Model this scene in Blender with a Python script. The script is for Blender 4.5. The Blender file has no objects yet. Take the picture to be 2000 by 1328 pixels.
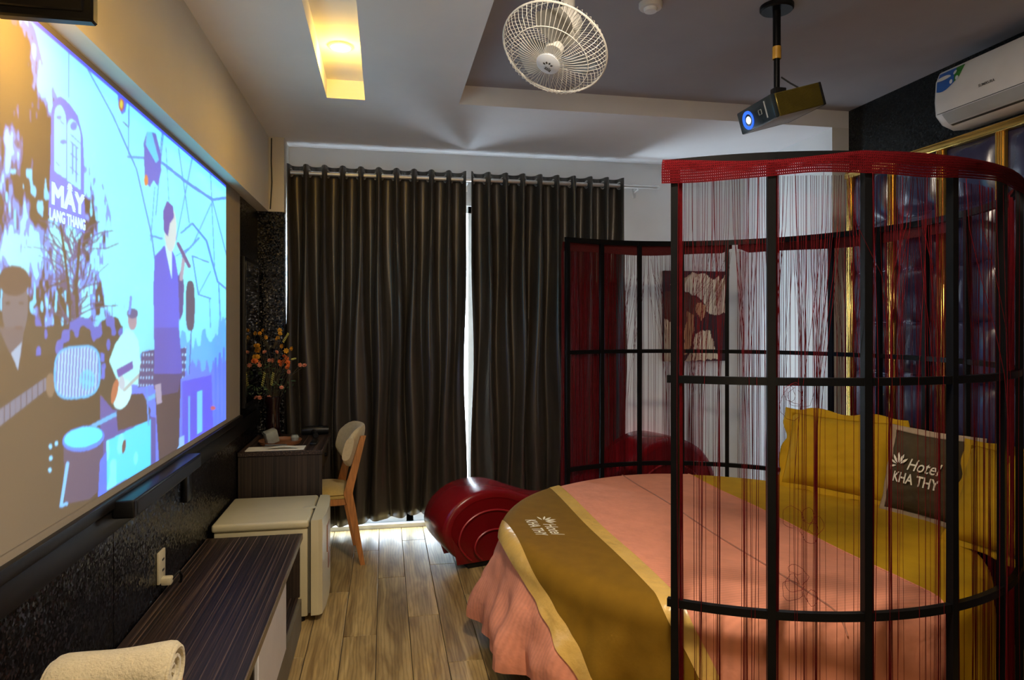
import bpy, bmesh, math, random
import numpy as np
from mathutils import Vector, Matrix, Euler
random.seed(7); np.random.seed(7)
S = bpy.context.scene
C = S.collection
PI = math.pi

# ------------------------------------------------------------------ camera, world, exposure
F, U0, V0, EYE = 1300.0, 1000.0, 631.0, 1.5
TH = math.atan(249.0 / F); CT, ST = math.cos(TH), math.sin(TH)
cd = bpy.data.cameras.new('camera'); cam = bpy.data.objects.new('camera', cd); C.objects.link(cam)
cam.location = (0, 0, EYE); cam.rotation_euler = (PI / 2, 0, -TH)
cd.sensor_width = 36; cd.lens = F / 2000 * 36; cd.shift_y = -33 / 2000; cd.clip_start = 0.02
S.camera = cam
w = bpy.data.worlds.new('daylight'); S.world = w; w.use_nodes = True
bg = w.node_tree.nodes['Background']; bg.inputs[0].default_value = (0.72, 0.87, 1.0, 1); bg.inputs[1].default_value = 13.5
S.view_settings.view_transform = 'Standard'; S.view_settings.look = 'None'
S.view_settings.exposure = 1.2; S.view_settings.gamma = 1.0; S.view_settings.use_curve_mapping = False

def light(name, kind, loc, power, col, size=0.1, rot=None, spot=None, blend=0.6, sy=None):
    l = bpy.data.lights.new(name, kind); l.energy = power; l.color = col
    if kind == 'AREA':
        l.shape = 'DISK' if sy is None else 'RECTANGLE'; l.size = size
        if sy: l.size_y = sy
    else: l.shadow_soft_size = size
    if spot: l.spot_size = spot; l.spot_blend = blend
    o = bpy.data.objects.new(name, l); C.objects.link(o); o.location = loc
    if rot: o.rotation_euler = rot
    return o
WARM = (1.0, 0.66, 0.22); WARM2 = (1.0, 0.80, 0.52)
# unseen ceiling lamp, and a low warm fill light added behind the viewpoint
light('ceiling_lamp', 'AREA', (0.52, 1.35, 2.855), 32, (1.0, 0.85, 0.67), 0.36, (0, 0, 0))
light('low_fill_light', 'POINT', (0.15, -0.95, 1.25), 7, (1.0, 0.78, 0.46), 0.12)
portal = light('window_portal', 'AREA', (0.58, 5.0, 1.25), 1, (1, 1, 1), 2.5, (PI / 2, 0, PI), sy=2.5)
portal.data.cycles.is_portal = True
portal.rotation_euler = (-PI / 2, 0, 0)

# ------------------------------------------------------------------ measuring helpers
def ray(u, v):
    xc = (u - U0) / F
    return (xc * CT + ST, CT - xc * ST, (V0 - v) / F)
def at_X(u, v, X): d = ray(u, v); t = X / d[0]; return Vector((X, d[1] * t, EYE + d[2] * t))
def at_Y(u, v, Y): d = ray(u, v); t = Y / d[1]; return Vector((d[0] * t, Y, EYE + d[2] * t))
def at_Z(u, v, Z): d = ray(u, v); t = (Z - EYE) / d[2]; return Vector((d[0] * t, d[1] * t, Z))

# ------------------------------------------------------------------ mesh helpers
class MB:
    def __init__(s): s.v = []; s.f = []; s.m = []
    def add(s, vs, fs, mi=0):
        o = len(s.v); s.v += [tuple(p) for p in vs]; s.f += [tuple(i + o for i in f) for f in fs]; s.m += [mi] * len(fs); return s
    def box(s, x0, x1, y0, y1, z0, z1, mi=0):
        return s.add([(x0,y0,z0),(x1,y0,z0),(x1,y1,z0),(x0,y1,z0),(x0,y0,z1),(x1,y0,z1),(x1,y1,z1),(x0,y1,z1)],
                     [(0,3,2,1),(4,5,6,7),(0,1,5,4),(1,2,6,5),(2,3,7,6),(3,0,4,7)], mi)
    def rbox(s, x0, x1, y0, y1, z0, z1, r=0.01, seg=2, mi=0, mat=None):
        bm = bmesh.new(); bmesh.ops.create_cube(bm, size=1)
        for q in bm.verts: q.co = ((x0+x1)/2+q.co.x*(x1-x0), (y0+y1)/2+q.co.y*(y1-y0), (z0+z1)/2+q.co.z*(z1-z0))
        bmesh.ops.bevel(bm, geom=bm.edges[:], offset=r, segments=seg, profile=0.5, affect='EDGES')
        if mat is not None: bm.transform(mat)
        return s.bm(bm, mi)
    def bm(s, bm, mi=0):
        bm.verts.index_update(); s.add([q.co[:] for q in bm.verts], [[q.index for q in f.verts] for f in bm.faces], mi); bm.free(); return s
    def tube(s, pts, r, n=8, closed=False, mi=0, caps=True):
        pts = [Vector(p) for p in pts]; k = len(pts); rings = []
        rr = r if isinstance(r, (list, tuple)) else [r] * k
        up = None
        for i in range(k):
            a = pts[(i - 1) % k] if (closed or i > 0) else pts[i]
            b = pts[(i + 1) % k] if (closed or i < k - 1) else pts[i]
            t = (b - a); t = t.normalized() if t.length > 1e-9 else Vector((0, 0, 1))
            if up is None:
                up = Vector((0, 0, 1)) if abs(t.z) < 0.9 else Vector((1, 0, 0))
            x = up - t * up.dot(t)
            if x.length < 1e-6: x = t.orthogonal()
            x.normalize(); y = t.cross(x); up = x
            rings.append([pts[i] + (x * math.cos(2*PI*j/n) + y * math.sin(2*PI*j/n)) * rr[i] for j in range(n)])
        vs = [p for g in rings for p in g]; fs = []
        for i in range(k if closed else k - 1):
            i2 = (i + 1) % k
            for j in range(n):
                j2 = (j + 1) % n; fs.append((i*n+j, i*n+j2, i2*n+j2, i2*n+j))
        if caps and not closed: fs += [tuple(range(n))[::-1], tuple((k-1)*n+j for j in range(n))]
        return s.add(vs, fs, mi)
    def lathe(s, prof, n=24, c=(0,0,0), mi=0, mat=None):
        vs = []; fs = []; k = len(prof)
        for j in range(n):
            a = 2*PI*j/n
            for r, z in prof:
                p = Vector((r*math.cos(a), r*math.sin(a), z))
                if mat is not None: p = mat @ p
                vs.append((p[0]+c[0], p[1]+c[1], p[2]+c[2]))
        for j in range(n):
            j2 = (j+1) % n
            for i in range(k-1): fs.append((j*k+i, j2*k+i, j2*k+i+1, j*k+i+1))
        return s.add(vs, fs, mi)
    def prism(s, poly, a, b, fn, mi=0):
        # fn(p, q, t) -> xyz for a 2d polygon swept from t=a to t=b
        n = len(poly); vs = [fn(p, q, a) for p, q in poly] + [fn(p, q, b) for p, q in poly]
        fs = [tuple(range(n))[::-1], tuple(range(n, 2*n))] + [(i, (i+1) % n, n+(i+1) % n, n+i) for i in range(n)]
        return s.add(vs, fs, mi)
    def grid(s, fn, nu, nv, cu=False, mi=0):
        vs = [fn(i/(nu if cu else nu-1), j/(nv-1)) for i in range(nu) for j in range(nv)]; fs = []
        for i in range(nu if cu else nu-1):
            for j in range(nv-1):
                i2 = (i+1) % nu; fs.append((i*nv+j, i2*nv+j, i2*nv+j+1, i*nv+j+1))
        return s.add(vs, fs, mi)

def origin(o):
    p = Vector((0, 0, 0))
    while o is not None: p += o.location; o = o.parent
    return p
def obj(name, mb, mat, parent=None, smooth=True, local=False, fixn=True):
    me = bpy.data.meshes.new(name)
    off = Vector((0, 0, 0)) if (local or parent is None) else origin(parent)
    me.from_pydata([(x-off.x, y-off.y, z-off.z) for x, y, z in mb.v], [], mb.f)
    for m in (mat if isinstance(mat, (list, tuple)) else [mat]): me.materials.append(m)
    if max(mb.m or [0]) > 0: me.polygons.foreach_set('material_index', mb.m)
    if fixn:
        b = bmesh.new(); b.from_mesh(me); bmesh.ops.recalc_face_normals(b, faces=b.faces[:]); b.to_mesh(me); b.free()
    if smooth:
        me.polygons.foreach_set('use_smooth', [True] * len(me.polygons)); me.set_sharp_from_angle(angle=math.radians(38))
    me.update()
    o = bpy.data.objects.new(name, me); C.objects.link(o); o.parent = parent
    return o
def tag(o, label, cat, group=None):
    o['label'] = label; o['category'] = cat
    if group: o['group'] = group
    return o
def thing(name, label, cat, loc=(0,0,0), rot=(0,0,0), group=None):
    o = bpy.data.objects.new(name, None); C.objects.link(o); o.location = loc; o.rotation_euler = rot; o.empty_display_size = 0.05
    return tag(o, label, cat, group)
def struct(o): o['kind'] = 'structure'; return o
def twin(src, parent, loc=None, rot=None, name=None):
    c = src.copy(); C.objects.link(c); c.parent = parent
    if loc is not None: c.location = loc
    if rot is not None: c.rotation_euler = rot
    return c
def smooth01(x): x = max(0.0, min(1.0, x)); return x*x*(3-2*x)

# ------------------------------------------------------------------ materials
def srgb(r, g, b):
    f = lambda c: (c/255/12.92) if c/255 <= 0.04045 else ((c/255+0.055)/1.055)**2.4
    return (f(r), f(g), f(b), 1.0)
def nodes(name):
    m = bpy.data.materials.new(name); m.use_nodes = True; nt = m.node_tree
    return m, nt, nt.nodes['Principled BSDF']
def pm(name, col, rough=0.5, var=0.12, scale=12, stretch=(1,1,1), metal=0, spec=0.5, bump=0.0, bscale=None, sheen=0, coat=0, detail=4, bdist=0.004):
    m, nt, b = nodes(name); L = nt.links
    tc = nt.nodes.new('ShaderNodeTexCoord'); mp = nt.nodes.new('ShaderNodeMapping'); mp.inputs['Scale'].default_value = stretch
    L.new(tc.outputs['Object'], mp.inputs['Vector'])
    nz = nt.nodes.new('ShaderNodeTexNoise'); nz.inputs['Scale'].default_value = scale; nz.inputs['Detail'].default_value = detail
    L.new(mp.outputs['Vector'], nz.inputs['Vector'])
    cr = nt.nodes.new('ShaderNodeValToRGB'); cr.color_ramp.elements[0].position = 0.3; cr.color_ramp.elements[1].position = 0.7
    cr.color_ramp.elements[0].color = tuple(max(0, c*(1-var)) for c in col[:3]) + (1,)
    cr.color_ramp.elements[1].color = tuple(min(1, c*(1+var)) for c in col[:3]) + (1,)
    L.new(nz.outputs['Fac'], cr.inputs['Fac']); L.new(cr.outputs['Color'], b.inputs['Base Color'])
    b.inputs['Roughness'].default_value = rough; b.inputs['Metallic'].default_value = metal; b.inputs['Specular IOR Level'].default_value = spec
    b.inputs['Sheen Weight'].default_value = sheen; b.inputs['Coat Weight'].default_value = coat
    if bump:
        n2 = nt.nodes.new('ShaderNodeTexNoise'); n2.inputs['Scale'].default_value = bscale or scale*6; n2.inputs['Detail'].default_value = 3
        L.new(mp.outputs['Vector'], n2.inputs['Vector'])
        bp = nt.nodes.new('ShaderNodeBump'); bp.inputs['Strength'].default_value = bump; bp.inputs['Distance'].default_value = bdist
        L.new(n2.outputs['Fac'], bp.inputs['Height']); L.new(bp.outputs['Normal'], b.inputs['Normal'])
    return m
def emis(name, col, st):
    m, nt, b = nodes(name); b.inputs['Base Color'].default_value = tuple(c*0.3 for c in col[:3])+(1,); b.inputs['Emission Color'].default_value = col; b.inputs['Emission Strength'].default_value = st
    return m
def glitter(name, base, flake, scale, amt, rough=0.25):
    m, nt, b = nodes(name); L = nt.links
    tc = nt.nodes.new('ShaderNodeTexCoord'); vo = nt.nodes.new('ShaderNodeTexVoronoi'); vo.inputs['Scale'].default_value = scale
    L.new(tc.outputs['Object'], vo.inputs['Vector'])
    sub = nt.nodes.new('ShaderNodeVectorMath'); sub.operation = 'SUBTRACT'; sub.inputs[1].default_value = (.5, .5, .5); L.new(vo.outputs['Color'], sub.inputs[0])
    sc = nt.nodes.new('ShaderNodeVectorMath'); sc.operation = 'SCALE'; sc.inputs['Scale'].default_value = amt; L.new(sub.outputs[0], sc.inputs[0])
    ge = nt.nodes.new('ShaderNodeNewGeometry'); ad = nt.nodes.new('ShaderNodeVectorMath'); ad.operation = 'ADD'
    L.new(ge.outputs['Normal'], ad.inputs[0]); L.new(sc.outputs[0], ad.inputs[1])
    no = nt.nodes.new('ShaderNodeVectorMath'); no.operation = 'NORMALIZE'; L.new(ad.outputs[0], no.inputs[0]); L.new(no.outputs[0], b.inputs['Normal'])
    se = nt.nodes.new('ShaderNodeSeparateColor'); L.new(vo.outputs['Color'], se.inputs[0])
    cr = nt.nodes.new('ShaderNodeValToRGB'); cr.color_ramp.elements[0].position = 0.72; cr.color_ramp.elements[1].position = 0.95
    cr.color_ramp.elements[0].color = base; cr.color_ramp.elements[1].color = flake
    L.new(se.outputs[2], cr.inputs['Fac']); L.new(cr.outputs['Color'], b.inputs['Base Color'])
    b.inputs['Metallic'].default_value = 0.75; b.inputs['Roughness'].default_value = rough
    return m
def stripewood(name, axis, dark, mid, lite, rough=0.5):
    # ebony veneer: narrow streaks running along the given axis
    m, nt, b = nodes(name); L = nt.links
    tc = nt.nodes.new('ShaderNodeTexCoord'); mp = nt.nodes.new('ShaderNodeMapping')
    sc = [170, 170, 170]; sc[axis] = 0.7; mp.inputs['Scale'].default_value = sc; L.new(tc.outputs['Object'], mp.inputs['Vector'])
    nz = nt.nodes.new('ShaderNodeTexNoise'); nz.inputs['Scale'].default_value = 1.0; nz.inputs['Detail'].default_value = 3; L.new(mp.outputs['Vector'], nz.inputs['Vector'])
    cr = nt.nodes.new('ShaderNodeValToRGB'); e = cr.color_ramp.elements
    e[0].position = 0.36; e[0].color = dark; e[1].position = 0.72; e[1].color = lite; k = e.new(0.55); k.color = mid
    L.new(nz.outputs['Fac'], cr.inputs['Fac']); L.new(cr.outputs['Color'], b.inputs['Base Color']); b.inputs['Roughness'].default_value = rough
    return m
def plankmat():
    m, nt, b = nodes('oak_plank'); L = nt.links
    tc = nt.nodes.new('ShaderNodeTexCoord'); oi = nt.nodes.new('ShaderNodeObjectInfo')
    add = nt.nodes.new('ShaderNodeVectorMath'); add.operation = 'ADD'
    ml = nt.nodes.new('ShaderNodeVectorMath'); ml.operation = 'SCALE'; ml.inputs[0].default_value = (7, 13, 5); L.new(oi.outputs['Random'], ml.inputs['Scale'])
    L.new(tc.outputs['Object'], add.inputs[0]); L.new(ml.outputs[0], add.inputs[1])
    mp = nt.nodes.new('ShaderNodeMapping'); mp.inputs['Scale'].default_value = (14, 1.6, 14); L.new(add.outputs[0], mp.inputs['Vector'])
    n1 = nt.nodes.new('ShaderNodeTexNoise'); n1.inputs['Scale'].default_value = 1.0; n1.inputs['Detail'].default_value = 5; n1.inputs['Distortion'].default_value = 1.2; L.new(mp.outputs['Vector'], n1.inputs['Vector'])
    wv = nt.nodes.new('ShaderNodeTexWave'); wv.inputs['Scale'].default_value = 1.3; wv.inputs['Distortion'].default_value = 9; wv.inputs['Detail'].default_value = 3; wv.inputs['Detail Scale'].default_value = 1.2
    L.new(mp.outputs['Vector'], wv.inputs['Vector'])
    c1 = nt.nodes.new('ShaderNodeValToRGB'); e = c1.color_ramp.elements
    e[0].position = 0.25; e[0].color = srgb(116, 90, 50); e[1].position = 0.7; e[1].color = srgb(192, 164, 108)
    L.new(n1.outputs['Fac'], c1.inputs['Fac'])
    mx = nt.nodes.new('ShaderNodeMixRGB'); mx.blend_type = 'MULTIPLY'; mx.inputs['Fac'].default_value = 0.45
    c2 = nt.nodes.new('ShaderNodeValToRGB'); c2.color_ramp.elements[0].color = (0.45, 0.42, 0.36, 1); c2.color_ramp.elements[0].position = 0.1; c2.color_ramp.elements[1].position = 0.55
    L.new(wv.outputs['Fac'], c2.inputs['Fac']); L.new(c1.outputs['Color'], mx.inputs[1]); L.new(c2.outputs['Color'], mx.inputs[2])
    hs = nt.nodes.new('ShaderNodeHueSaturation'); mr = nt.nodes.new('ShaderNodeMapRange'); mr.inputs['To Min'].default_value = 0.82; mr.inputs['To Max'].default_value = 1.08
    L.new(oi.outputs['Random'], mr.inputs['Value']); L.new(mr.outputs[0], hs.inputs['Value']); L.new(mx.outputs[0], hs.inputs['Color'])
    L.new(hs.outputs[0], b.inputs['Base Color']); b.inputs['Roughness'].default_value = 0.42
    return m
def glassmat(name, tint=(1,1,1,1), gl=0.08):
    m, nt, b = nodes(name); nt.nodes.remove(b); out = nt.nodes['Material Output']
    t = nt.nodes.new('ShaderNodeBsdfTransparent'); t.inputs[0].default_value = tint
    g = nt.nodes.new('ShaderNodeBsdfGlossy'); g.inputs['Roughness'].default_value = 0.02
    mx = nt.nodes.new('ShaderNodeMixShader'); mx.inputs[0].default_value = gl
    nt.links.new(t.outputs[0], mx.inputs[1]); nt.links.new(g.outputs[0], mx.inputs[2]); nt.links.new(mx.outputs[0], out.inputs[0])
    return m
def vcol(name, rough, base=None, emit=0.0, spec=0.3):
    # colour comes from the mesh's own 'print' attribute (printed canvas, projected picture)
    m, nt, b = nodes(name); a = nt.nodes.new('ShaderNodeAttribute'); a.attribute_name = 'print'
    if emit: b.inputs['Base Color'].default_value = base; nt.links.new(a.outputs['Color'], b.inputs['Emission Color']); b.inputs['Emission Strength'].default_value = emit
    else: nt.links.new(a.outputs['Color'], b.inputs['Base Color'])
    b.inputs['Roughness'].default_value = rough; b.inputs['Specular IOR Level'].default_value = spec
    return m

M = dict(
    ceil=pm('white_ceiling_paint', (0.88, 0.88, 0.90), 0.75, 0.03, 3), grey=pm('grey_ceiling_paint', (0.34, 0.325, 0.345), 0.8, 0.04, 4),
    cream=pm('cream_wall_paint', (0.70, 0.66, 0.58), 0.75, 0.03, 3), white=pm('white_wall_paint', (0.76, 0.76, 0.76), 0.75, 0.03, 3),
    screen=pm('projection_paint', (0.33, 0.285, 0.225), 0.8, 0.02, 60),
    blackwall=glitter('black_mosaic_wallpaper', (0.006, 0.006, 0.0075, 1), (0.05, 0.054, 0.066, 1), 130, 0.36),
    greywall=glitter('charcoal_wallpaper', (0.012, 0.013, 0.013, 1), (0.04, 0.042, 0.04, 1), 160, 0.5, 0.4),
    trim=pm('black_trim', (0.007, 0.006, 0.006), 0.4, 0.2, 8, spec=0.3), plank=plankmat(), under=pm('underlay', (0.05, 0.04, 0.03), 0.9),
    ebony_y=stripewood('ebony_veneer_along', 1, (0.006, 0.004, 0.003, 1), (0.030, 0.015, 0.010, 1), (0.17, 0.11, 0.075, 1)),
    ebony_z=stripewood('ebony_veneer_upright', 2, (0.006, 0.004, 0.003, 1), (0.028, 0.016, 0.010, 1), (0.07, 0.045, 0.03, 1)),
    whitelam=pm('white_laminate', (0.62, 0.60, 0.60), 0.4, 0.04, 8), plinth=pm('grey_brown_plinth', (0.13, 0.11, 0.075), 0.5, 0.15, 8),
    edge=pm('brown_edge_band', (0.16, 0.12, 0.07), 0.4, 0.15, 8), niche=pm('dark_niche_board', (0.02, 0.014, 0.012), 0.6),
    fridge=pm('ivory_fridge_enamel', (0.60, 0.54, 0.34), 0.35, 0.06, 5, bump=0.05), seal=pm('grey_door_seal', (0.10, 0.09, 0.06), 0.7),
    black=pm('black_plastic', (0.006, 0.006, 0.0065), 0.35, 0.1, 20, spec=0.3), bsatin=pm('black_metal', (0.005, 0.005, 0.0055), 0.35, 0.1, 20, spec=0.10),
    oak=pm('orange_wood', (0.45, 0.18, 0.05), 0.4, 0.25, 10, (8, 8, 1)), beige=pm('beige_upholstery', (0.52, 0.42, 0.24), 0.85, 0.08, 60, bump=0.3, sheen=0.3),
    mustard=pm('mustard_upholstery', (0.55, 0.38, 0.10), 0.85, 0.08, 60, bump=0.3, sheen=0.3),
    curtain=pm('dark_satin', (0.072, 0.062, 0.050), 0.36, 0.15, 6, (6, 6, 0.5), metal=0.45, spec=0.8),
    steel=pm('rod_metal', (0.75, 0.74, 0.72), 0.3, 0.03, 10, metal=0.7), frame=pm('window_frame', (0.75, 0.78, 0.8), 0.4, 0.03, 10), glass=glassmat('window_glass'),
    red=pm('red_leatherette', (0.20, 0.003, 0.007), 0.26, 0.12, 4, spec=0.5, bump=0.04, bscale=200),
    redseam=pm('red_piping', (0.36, 0.012, 0.018), 0.35, 0.1, 6),
    pink=pm('salmon_cotton', (0.74, 0.29, 0.18), 0.8, 0.07, 9, bump=0.6, bscale=13, spec=0.2, bdist=0.012), pinkseam=pm('salmon_seam', (0.40, 0.17, 0.11), 0.8),
    gold=pm('mustard_cotton', (0.50, 0.285, 0.008), 0.8, 0.08, 9, bump=0.12, bscale=26, spec=0.2),
    bronze=pm('bronze_cloth', (0.19, 0.098, 0.006), 0.85, 0.08, 14, bump=0.1, spec=0.15), satin=pm('gold_satin', (0.70, 0.44, 0.11), 0.30, 0.12, 7, spec=0.8, bump=0.5, bscale=22, bdist=0.010),
    letter=pm('cream_embroidery', (0.85, 0.78, 0.60), 0.6, 0.05, 30), cushion=pm('brown_cushion_cloth', (0.065, 0.045, 0.020), 0.85, 0.1, 30, bump=0.15, spec=0.2),
    flange=pm('taupe_flange', (0.36, 0.26, 0.16), 0.7, 0.1, 30), thread=pm('crimson_thread', (0.115, 0.003, 0.006), 0.8, 0.2, 40, spec=0.1),
    valance=pm('crimson_knit', (0.068, 0.001, 0.0025), 0.85, 0.3, 120, (1, 1, 2.5), spec=0.08, bump=0.6, bscale=260),
    navy=pm('navy_leatherette', (0.030, 0.031, 0.085), 0.27, 0.2, 5, spec=0.9, bump=0.06, bscale=70), brass=pm('brass_strip', (0.70, 0.46, 0.12), 0.22, 0.1, 6, metal=0.9),
    acw=pm('ac_white', (0.66, 0.65, 0.63), 0.35, 0.03, 10), acg=pm('ac_grey', (0.36, 0.37, 0.36), 0.4, 0.03, 10), dark=pm('dark_line', (0.03, 0.03, 0.03), 0.5),
    sblue=pm('sticker_blue', (0.02, 0.11, 0.42), 0.35), sgreen=pm('sticker_green', (0.03, 0.20, 0.02), 0.35), swhite=pm('sticker_white', (0.75, 0.78, 0.8), 0.4),
    fanw=pm('fan_ivory', (0.80, 0.78, 0.72), 0.4, 0.04, 10), fanb=pm('fan_blade', (0.28, 0.28, 0.26), 0.3, 0.05, 10), fancap=pm('fan_cap', (0.80, 0.86, 0.95), 0.35, 0.02, 10),
    olive=pm('olive_grille', (0.13, 0.10, 0.018), 0.35, 0.15, 20, metal=0.6), slate=pm('slate_front', (0.015, 0.022, 0.028), 0.25, 0.1, 20), greypl=pm('grey_shell', (0.30, 0.31, 0.30), 0.5),
    tape=pm('amber_tape', (0.50, 0.27, 0.03), 0.4), towel=pm('cream_terry', (0.62, 0.54, 0.36), 0.95, 0.06, 60, bump=0.9, bscale=160, sheen=0.5),
    orange=pm('orange_tray_wood', (0.52, 0.17, 0.03), 0.45, 0.2, 10, (6, 1, 6)), outlet=pm('ivory_plastic', (0.66, 0.58, 0.38), 0.4, 0.03, 10),
    paper=pm('paper', (0.80, 0.76, 0.62), 0.8, 0.02, 20), vase=pm('oxblood_glaze', (0.012, 0.003, 0.004), 0.15, 0.1, 6, coat=0.5),
    leaf=pm('dry_green_leaf', (0.05, 0.085, 0.035), 0.6, 0.4, 30), stem=pm('dry_stem', (0.06, 0.045, 0.02), 0.7), wheat=pm('pale_ear', (0.42, 0.40, 0.10), 0.7, 0.2, 60),
    fyel=pm('yellow_bloom', (0.75, 0.38, 0.03), 0.6, 0.2, 60), fora=pm('orange_bloom', (0.80, 0.20, 0.04), 0.6, 0.2, 60), fpin=pm('peach_bloom', (0.75, 0.30, 0.18), 0.6, 0.2, 60),
    ice=pm('frosted_glass', (0.30, 0.32, 0.28), 0.25, 0.15, 30, spec=0.8), copper=pm('copper_tray', (0.27, 0.11, 0.045), 0.35, 0.2, 10),
    mirror=pm('dark_mirror', (0.32, 0.30, 0.27), 0.06, 0.02, 5, metal=1.0), cable=pm('cable_black', (0.02, 0.02, 0.02), 0.5),
    lens=emis('projector_lens', (0.75, 0.9, 1.0, 1), 1.6), lensblue=emis('lens_blue_ring', (0.03, 0.16, 1.0, 1), 0.45), bulb=emis('downlight_disc', (1.0, 0.70, 0.22, 1), 9.0),
)

def add_ribs(m, scale, amount):
    # fine woven ribs across a cloth: a faint colour band
    nt = m.node_tree; b = nt.nodes['Principled BSDF']; src = b.inputs['Base Color'].links[0].from_socket
    tc = nt.nodes.new('ShaderNodeTexCoord'); wv = nt.nodes.new('ShaderNodeTexWave'); wv.bands_direction = 'Y'; wv.inputs['Scale'].default_value = scale; wv.inputs['Distortion'].default_value = 0.6
    nt.links.new(tc.outputs['Object'], wv.inputs['Vector'])
    mr = nt.nodes.new('ShaderNodeMapRange'); mr.inputs['To Min'].default_value = 1-amount; nt.links.new(wv.outputs['Fac'], mr.inputs['Value'])
    mx = nt.nodes.new('ShaderNodeMixRGB'); mx.blend_type = 'MULTIPLY'; mx.inputs[0].default_value = 1; nt.links.new(src, mx.inputs[1]); nt.links.new(mr.outputs[0], mx.inputs[2]); nt.links.new(mx.outputs[0], b.inputs['Base Color'])
add_ribs(M['pink'], 17, 0.10)
def knit(m):
    # open knit: small see-through holes between the loops, laid out along the arc and the height
    nt = m.node_tree; L = nt.links; b = nt.nodes['Principled BSDF']; out = nt.nodes['Material Output']
    at = nt.nodes.new('ShaderNodeAttribute'); at.attribute_name = 'weave'; sp = nt.nodes.new('ShaderNodeSeparateXYZ'); L.new(at.outputs['Vector'], sp.inputs[0])
    def holes(sock, period, lo):
        a = nt.nodes.new('ShaderNodeMath'); a.operation = 'DIVIDE'; a.inputs[1].default_value = period; L.new(sock, a.inputs[0])
        f = nt.nodes.new('ShaderNodeMath'); f.operation = 'FRACT'; L.new(a.outputs[0], f.inputs[0])
        g = nt.nodes.new('ShaderNodeMath'); g.operation = 'GREATER_THAN'; g.inputs[1].default_value = lo; L.new(f.outputs[0], g.inputs[0]); return g.outputs[0]
    h = nt.nodes.new('ShaderNodeMath'); h.operation = 'MULTIPLY'; L.new(holes(sp.outputs[0], 0.0062, 0.66), h.inputs[0]); L.new(holes(sp.outputs[1], 0.0085, 0.66), h.inputs[1])
    t = nt.nodes.new('ShaderNodeBsdfTransparent'); mx = nt.nodes.new('ShaderNodeMixShader'); L.new(h.outputs[0], mx.inputs[0]); L.new(b.outputs[0], mx.inputs[1]); L.new(t.outputs[0], mx.inputs[2]); L.new(mx.outputs[0], out.inputs[0])
M['valance2'] = pm('crimson_band', (0.085, 0.001, 0.0025), 0.8, 0.3, 120, (1, 1, 2.5), bump=0.6, bscale=260)
knit(M['valance'])

# ------------------------------------------------------------------ room shell
XL, XB, XR, XA = -0.84, -0.77, 2.95, 2.83        # lower left wall, bulkhead, headboard wall, alcove wall
YW, YD, YC, YN = 4.97, 3.82, 4.73, -1.3          # window wall, alcove step, corner pier, entrance wall
ZC, ZR, ZS = 2.76, 2.87, 2.255                   # low ceiling, raised ceiling, underside of bulkhead
SX0, SX1, SY1 = -0.317, -0.108, 3.85             # light slot
WX0, WX1, WZ1 = -0.67, 1.835, 2.38               # window opening

floor = struct(obj('floor', MB().box(-0.95, 3.1, YN-0.1, 5.3, -0.06, -0.006), M['under'], smooth=False))
pw, plen, gap = 0.157, 1.21, 0.0015
k = 0; x = -0.947 + 0.034
rows_x = []
xx = at_Z(734, 1300, 0).x
x0 = xx - pw * math.ceil((xx + 0.93) / pw)
pl_mesh = {}
col = 0; x = x0
while x < 3.05:
    y = YN - 0.1 - (0.33 * ((col * 3) % 7) / 2.0) % plen
    while y < 5.2:
        ya, yb = max(y, YN - 0.1), min(y + plen, 5.2)
        xa, xb = max(x, -0.93), min(x + pw, 3.05)
        if yb - ya > 0.02 and xb - xa > 0.01:
            key = (round(yb - ya, 3), round(xb - xa, 3))
            if key not in pl_mesh:
                o = obj('plank', MB().rbox(gap, xb-xa-gap, gap, yb-ya-gap, -0.012, 0.0, 0.0018, 1), M['plank'], floor, local=True); pl_mesh[key] = o.data; o.location = (xa, ya, 0)
            else:
                o = bpy.data.objects.new('plank', pl_mesh[key]); C.objects.link(o); o.parent = floor; o.location = (xa, ya, 0)
        y += plen
    x += pw; col += 1

ceil = MB()
ceil.box(-0.95, SX0, YN-0.1, 5.1, ZC, 3.0); ceil.box(SX0, SX1, SY1, 5.1, ZC, 3.0); ceil.box(SX1, 0.42, YN-0.1, 5.1, ZC, 3.0)
ceil.box(0.42, 3.05, YD, 5.1, ZC, 3.0); ceil.box(SX0, SX1, YN-0.1, SY1, ZC+0.105, 3.0)
ceil.box(0.42, 3.05, YN-0.1, YD, ZR, 3.0, 1)
struct(obj('ceiling', ceil, [M['ceil'], M['grey']], smooth=False))

wl = struct(obj('wall_left', MB().box(XL-0.12, XL-0.006, YN-0.1, 5.1, 0, 3.0), M['trim'], smooth=False))
ys = [YN-0.1, -0.1, 1.1, 2.30, 3.5, YC]
for a, b in zip(ys[:-1], ys[1:]):
    obj('wallpaper_panel', MB().rbox(XL-0.008, XL, a+0.002, b-0.002, 0.0, ZS, 0.002, 1), M['blackwall'], wl)
struct(obj('wall_left_bulkhead', MB().box(XL-0.02, XB, YN-0.1, YC, ZS, ZC+0.02), M['cream'], smooth=False))
pier = MB().box(XL-0.05, WX0, YC, 5.1, ZS, ZC+0.02, 0); pier.box(XL-0.05, WX0, YC, 5.1, 0, ZS, 1)
struct(obj('wall_corner_pier', pier, [M['cream'], M['blackwall']], smooth=False))
wb = MB().box(WX0-0.01, WX1, YW, 5.1, WZ1, ZC+0.02); wb.box(WX1, XA+0.02, YW, 5.1, 0, ZC+0.02)
struct(obj('wall_window', wb, M['white'], smooth=False))
struct(obj('wall_alcove', MB().box(XA, 3.05, YD, 5.1, 0, ZC), M['white'], smooth=False))
struct(obj('wall_right', MB().box(XR, XR+0.12, YN-0.1, YD, 0, 3.0), M['greywall'], smooth=False))
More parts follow.
